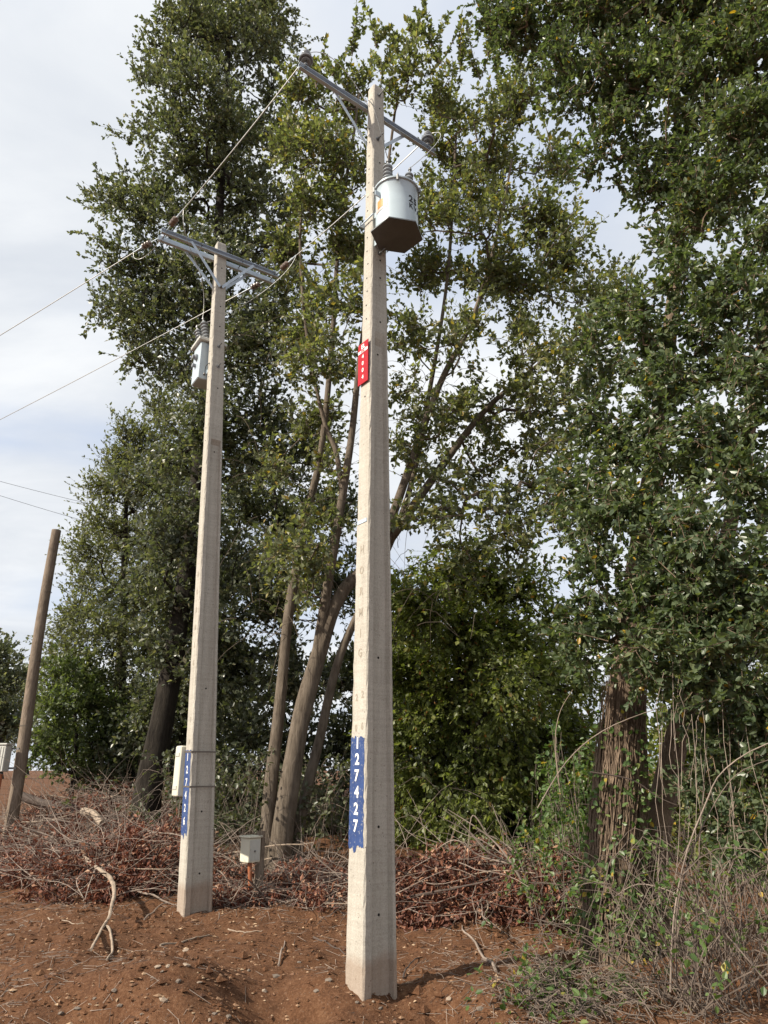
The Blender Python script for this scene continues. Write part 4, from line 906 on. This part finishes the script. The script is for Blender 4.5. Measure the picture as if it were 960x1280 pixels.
bramble('tangled thicket of dry grey canes with few leaves beside the vine-wrapped trunk', [(920, 1240, .30, .28), (900, 1200, .22, .3), (965, 1180, .35, .4), (880, 1262, .16, .14), (950, 1120, .35, .4)], 330, 620, .5, .95, Lr=(.9, 2.2), thick=(.002, .0065))
bramble('leafy green bramble sprawling at the edge of the red brush', [(705, 1150, .14, .22), (690, 1175, .12, .16), (712, 1110, .14, .3), (690, 1120, .14, .25)], 70, 420, .35, .75, Lr=(.6, 1.3))
bramble('low litter of grey stalks and small green sprigs on the soil', [(740, 1250, .26, .18), (800, 1250, .26, .2), (700, 1225, .2, .18), (690, 1265, .18, .12)], 260, 190, .4, .12, Lr=(.4, 1.0))
bramble('grey-green weedy scrub with thin arching stalks behind the small meter box', [(290, 1075, .5, .5), (330, 1070, .4, .5), (265, 1070, .4, .5), (400, 1085, .4, .4)], 170, 1700, .3, 1.3, lm='weed', leafL=.07, Lr=(1.2, 2.4))
# vine strands hanging down the broad trunk
th = thing('hanging_vine', 'curtain of thin brown vine strands clothing the broad trunk', 'vine', t3b); mb = MB(); lp = []
tp3 = smooth_path(np.vstack([t3b, path([(768, 1100, 7.5), (775, 980, 7.5), (780, 870, 7.5), (800, 700, 7.4), (830, 480, 7.2), (850, 250, 7.0), (840, 40, 6.9)])]), 48)
for i in range(330):
    th_ = rng.uniform(-3.3, .2); i0_ = int(rng.integers(1, 6)); i1_ = int(rng.integers(14, 24)); r = rng.uniform(.003, .009); off = rng.uniform(.0, .07); pts = []
    for j in range(i0_, i1_):
        th_ += rng.normal() * .05; R_ = .275 - .0054 * j + .10 * math.exp(-j / 2.2) + r * .5 + off * rng.uniform(.6, 1)
        pts.append(tp3[j] + np.array((math.cos(th_), math.sin(th_), 0)) * R_)
    pts = np.array(pts); pts[:, 2] = np.maximum(pts[:, 2], [gz(q_[0], q_[1]) for q_ in pts])
    mb.tube(pts, np.linspace(r, r * .6, len(pts)), 4, False); lp.append(pts)
tag(mb.build('strands', M['bark_vine'], th), kind='stuff')
P = np.array([lp[i][rng.integers(0, len(lp[i]))] for i in rng.integers(0, 330, 420)]); P = np.repeat(P, 2, 0) + rng.normal(size=(840, 3)) * .05 - np.array((.03, .04, 0)); Ll = .055 * rng.uniform(.6, 1.4, 840)
V, Q = leaves_mesh(P, unit(rdir(840) - UP * .2), unit(rdir(840) * .6 + np.array((-.3, -.8, .4))), Ll, Ll * .33, big=True); tag(MB().add(V, Q).build('leaves', M['leaf_bramble'], th), kind='stuff')
bramble('upright leafy climber shoots on the shaded side of the broad trunk', [(715, 1130, .10, .2), (702, 1140, .10, .2), (726, 1130, .07, .12)], 50, 760, .1, 1.55, name='climber', Lr=(.5, .9), leafL=.06)
# hanging dry strands under the right crown
th = thing('hanging_strands', 'thin brown strands trailing from the broad-leaved crown', 'vine', at(880, 900, 6.3)); mb = MB()
for i in range(40):
    u = rng.uniform(830, 965); y = rng.uniform(5.9, 7.0); v0 = rng.uniform(760, 900); v1 = v0 + rng.uniform(80, 300); n = 8; t = np.linspace(0, 1, n)[:, None]
    pts = at(u, v0, y) * (1 - t) + at(u + rng.normal() * 14, min(v1, 1180), y) * t + np.cumsum(rng.normal(size=(n, 3)) * .024, 0); mb.tube(pts, .0022, 3, False)
tag(mb.build('strands', M['stick'], th), kind='stuff')
# single canes that stand out
def cane(label, pix, r, m='stick', name='dry_cane', cat='branch'):
    pts = smooth_path([at(*q) for q in pix], 18); pts[0][2] = max(pts[0][2], gz(*pts[0][:2])); o = MB().tube(pts, np.linspace(r, r * .45, 18), 7).build(name, M[m], origin=pts[0]); return tag(o, label, cat)
cane('long pale bent cane arching out of the thicket', [(838, 1240, 6.0), (842, 1150, 5.95), (857, 1070, 5.9), (882, 1005, 5.8), (900, 968, 5.75), (940, 938, 5.65), (1000, 915, 5.5)], .0075, 'stick')
cane('second thinner cane running beside the long bent one', [(846, 1230, 6.02), (846, 1140, 5.97), (866, 1062, 5.9), (896, 1000, 5.8), (925, 965, 5.72), (975, 945, 5.6)], .006, 'cane')
cane('forked grey cane crossing the thicket towards the trunk', [(960, 1230, 5.9), (900, 1160, 5.95), (850, 1120, 6.0), (800, 1105, 6.1), (770, 1120, 6.2)], .006, 'stick')
cane('slender grey stalk sweeping across the vine-wrapped trunk', [(672, 1010, 6.95), (710, 950, 6.8), (760, 910, 6.7), (840, 880, 6.6), (925, 858, 6.5)], .006)
cane('dark twig crossing in front of the vine strands', [(738, 965, 7.0), (790, 975, 6.95), (830, 1000, 6.9), (900, 1025, 6.8)], .008, 'stick_dark')
cane('upright curved pale twig at the edge of the leafy bramble', [(700, 990, 6.9), (694, 930, 6.9), (700, 890, 6.9), (716, 862, 6.9)], .005, 'stick_pale')
cane('dark upright stalk inside the dry thicket', [(868, 1240, 5.9), (872, 1120, 5.9), (878, 1000, 5.9), (884, 930, 5.9)], .004, 'stick_dark')
# bare pale branches sticking out of the red heap
th = thing('bare_branch', 'bare pale forked branch fanning up from the red dead leaf heap', 'branch', at(664, 1125, 8.2)); 
fan = [[(664, 1125, 8.2), (640, 1080, 8.2), (610, 1045, 8.3), (560, 1012, 8.4)], [(664, 1125, 8.2), (648, 1070, 8.1), (625, 1030, 8.0), (615, 1005, 8.0)], [(640, 1080, 8.2), (600, 1070, 8.3), (570, 1050, 8.3), (545, 1062, 8.4)], [(610, 1045, 8.3), (590, 1020, 8.3), (585, 1080, 8.3)], [(640, 1080, 8.2), (610, 1065, 8.1), (585, 1040, 8.1), (548, 1020, 8.0)]]
for i, f in enumerate(fan):
    pts = smooth_path([at(*q) for q in f], 14); MB().tube(pts, np.linspace(.017 if i == 0 else .010, .003, 14), 6).build('limb', M['stick'], th)
# foreground dry branch leaning out of the brush
pA = on_ground(112, 1195); br = thing('dry_branch', 'crooked peeled branch reaching from the dead leaf heap onto bare soil', 'branch', pA)
main = [at(103, 1071, 10.1), at(122, 1086, 9.7), at(138, 1100, 9.2), at(143, 1118, 8.7), at(139, 1140, 8.1), at(129, 1160, 7.85), pA + UP * .015]
pts = smooth_path(main, 30) + np.cumsum(rng.normal(size=(30, 3)) * .004, 0); pts[:, 2] = np.maximum(pts[:, 2], [gz(q_[0], q_[1]) + .02 for q_ in pts]); mb = MB(); knobbly(mb, pts, .029, .011, 9, 0, .35); mb.build('limb', M['stick_pale'], br, smooth=True)
pB = on_ground(140, 1193); pts = smooth_path([at(129, 1160, 7.85), at(135, 1175, 7.75), pB + UP * .02, on_ground(133, 1202) + UP * .01], 14); pts[:, 2] = np.maximum(pts[:, 2], [gz(q_[0], q_[1]) + .014 for q_ in pts]); mb = MB(); knobbly(mb, pts, .016, .008, 8, 0, .35); mb.build('fork', M['stick_pale'], br, smooth=True)
for a, b, c in (((120, 1085, 9.7), (112, 1105, 9.4), (106, 1125, 9.2)), ((118, 1083, 9.75), (96, 1100, 9.5), (104, 1122, 9.3)), ((129, 1160, 7.85), (118, 1170, 7.9), (112, 1178, 7.9))):
    pts = smooth_path([at(*a), at(*b), at(*c)], 10); MB().tube(pts, np.linspace(.009, .004, 10), 5).build('twig', M['stick'], br)
# single sticks on the soil
def ground_stick(label, px, r, m='stick_pale', lift=.0):
    raw = smooth_path([on_ground(*q) for q in px], 14); raw[:, 2] = np.maximum.accumulate(raw[:, 2] * 0 - 9) if False else np.array([gz(p[0], p[1]) for p in raw]) + r * .6 + lift * np.sin(np.linspace(0, math.pi, 14))
    return tag(MB().tube(raw, np.linspace(r, r * .5, 14), 6).build('fallen_stick', M[m], origin=raw[0]), label, 'stick', 'sticks on the soil')
ground_stick('straight pale stick with a fork lying before the farther pole', [(200, 1183), (232, 1177), (262, 1170)], .011)
ground_stick('grey stick leaning along the front of the dead leaf heap', [(145, 1117), (175, 1123), (212, 1131)], .016, 'stick', .05)
ground_stick('arched brown stick at the foot of the farther pole', [(180, 1150), (200, 1139), (225, 1136)], .010, 'stick', .05)
ground_stick('thin pale stick lying among gravel before the heap', [(60, 1148), (85, 1152), (105, 1155)], .007)
ground_stick('bent brown twig standing on the soil between the poles', [(348, 1208), (352, 1192), (356, 1178)], .009, 'stick', .03)
ground_stick('dark stick pointing at the nearer pole', [(392, 1173), (412, 1182), (432, 1194)], .010, 'stick_dark')
ground_stick('curved brown stem hooked over the soil in front of the red heap', [(620, 1216), (598, 1192), (580, 1172), (578, 1160)], .013, 'stick', .04)
ground_stick('short dark stick casting from the soil by the nearer pole', [(504, 1224), (512, 1214), (524, 1200)], .008, 'stick_dark', .04)
ground_stick('thin pale twig lying right of the small meter box', [(285, 1163), (305, 1166), (328, 1165)], .007)
ground_stick('dark log end on the soil by the wooden pole', [(-10, 1092), (15, 1089), (40, 1085)], .030, 'stick_dark')
# rotting logs on the long heap
for lab, px, r, m in (('peeled yellowish log end on the long brush heap', [(104, 1014, 13.6), (118, 1018, 13.4), (128, 1029, 13.1)], .07, 'stick_pale'), ('dark rotting log lying across the long brush heap', [(18, 990, 15.2), (45, 1002, 15.0), (80, 1008, 14.6), (108, 1014, 14.2)], .085, 'stick_dark')):
    pts = smooth_path([at(*q) for q in px], 12); mb = MB(); knobbly(mb, pts, r, r * .8, 10, 0, .3); tag(mb.build('fallen_log', M[m], origin=pts[0], smooth=True), lab, 'log')

# stones
def stone_mesh(seed):
    r = np.random.default_rng(seed); import bmesh
    bm = bmesh.new(); bmesh.ops.create_icosphere(bm, subdivisions=1, radius=1)
    for v in bm.verts: v.co *= r.uniform(.75, 1.15)
    me = bpy.data.meshes.new('stone'); bm.to_mesh(me); bm.free(); return me
sm_ = [stone_mesh(i) for i in range(6)]
for i, me in enumerate(sm_): me.materials.append(M['stone' if i % 3 else 'stone_pale'])
spots = [(195, 1210), (203, 1215), (190, 1222), (212, 1208), (223, 1228), (198, 1228), (230, 1190), (390, 1240), (270, 1268), (262, 1275), (285, 1272), (118, 1250), (112, 1256), (28, 1158), (20, 1162), (40, 1165), (10, 1170), (52, 1190), (135, 1235), (142, 1238),
         (60, 1240), (330, 1240), (345, 1222), (180, 1270), (205, 1252), (150, 1262), (95, 1262), (465, 1252), (478, 1262), (445, 1255), (236, 1207), (300, 1180), (375, 1205), (250, 1230), (35, 1215), (75, 1270), (160, 1205), (310, 1215), (410, 1225), (560, 1250), (600, 1262), (530, 1262)]
for i, (u, v) in enumerate(spots):
    p = on_ground(u + rng.normal() * 2, v); o = bpy.data.objects.new('stone', sm_[i % 6]); C.objects.link(o); s = rng.uniform(.012, .034)
    o.scale = (s * rng.uniform(.9, 1.6), s, s * rng.uniform(.4, .75)); o.rotation_euler = (rng.normal() * .2, rng.normal() * .2, rng.uniform(0, 6)); o.location = p - UP * s * .08
    tag(o, ('small grey stone' if (i % 6) % 3 else 'small pale buff stone') + ' lying loose on the reddish bare soil', 'stone', 'loose grey stones on the soil' if (i % 6) % 3 else 'loose pale stones on the soil')
# gravel, litter and crumbs too small to count
def scatter_ground(n, x0, x1, y0, y1, dens=None):
    out = []
    while len(out) < n:
        x, y = rng.uniform(x0, x1), y0 + (y1 - y0) * rng.random() ** 1.3
        if dens and mnoise.noise(Vector((x * dens, y * dens, 4.2))) < rng.uniform(-.5, .5): continue
        out.append((x, y, gz(x, y)))
    return np.array(out)
G_ = scatter_ground(5200, -4.6, 2.6, 5.1, 10.5, 1.1); n = len(G_); oct_ = np.array(((1, 0, 0), (-1, 0, 0), (0, 1, 0), (0, -1, 0), (0, 0, 1), (0, 0, -1)), float); of = np.array(((0, 2, 4), (2, 1, 4), (1, 3, 4), (3, 0, 4), (2, 0, 5), (1, 2, 5), (3, 1, 5), (0, 3, 5)))
sz = rng.gamma(2.0, .0038, n)[:, None, None] + .002; V = G_[:, None] + oct_[None] * sz * rng.uniform(.5, 1.3, (n, 6, 1)) * np.array((1.2, 1, .6)); a_ = rng.uniform(0, 6.28, n)
tag(MB().add(V.reshape(-1, 3), (np.arange(n)[:, None, None] * 6 + of[None]).reshape(-1, 3)).build('gravel', M['leaf_litter']), 'fine gravel and soil crumbs on the bare ground', 'gravel', kind='stuff')
G_ = scatter_ground(4200, -4.8, 3.0, 5.0, 10.0, 1.6); n = len(G_)
sz = rng.gamma(1.6, .008, n)[:, None, None] + .003; V = G_[:, None] + oct_[None] * sz * rng.uniform(.5, 1.4, (n, 6, 1)) * np.array((1.2, 1, .7))
tag(MB().add(V.reshape(-1, 3), (np.arange(n)[:, None, None] * 6 + of[None]).reshape(-1, 3)).build('soil_clods', M['soil']), 'loose crumbled clods of reddish soil', 'soil clods', kind='stuff')
P = scatter_ground(5200, -4.8, 3.4, 5.2, 12, .8) + UP * .008; n = len(P); Ll = rng.uniform(.015, .055, n)
V, Q = leaves_mesh(P, unit(rdir(n) * np.array((1, 1, .25))), unit(UP + rdir(n) * .5), Ll, Ll * .25, fold=.4); tag(MB().add(V, Q).build('leaf_litter', M['leaf_litter']), 'dry brown leaf flakes scattered over the soil', 'leaf litter', kind='stuff')
A = scatter_ground(3600, -4.8, 3.2, 5.2, 12, .7) + UP * .006; B_ = A + rdir(len(A)) * np.array((1, 1, .12)) * rng.uniform(.04, .22, (len(A), 1)); B_[:, 2] = np.array([gz(p[0], p[1]) for p in B_]) + rng.uniform(.003, .02, len(B_))
V, Q = prisms(A, B_, .0025, .0012); tag(MB().add(V, Q).build('twig_litter', M['stick']), 'fine broken twigs scattered over the soil', 'twigs', kind='stuff')
tri = sum(len(o.data.polygons) for o in bpy.data.objects if o.type == 'MESH'); print('faces', tri, 'objects', len(bpy.data.objects))
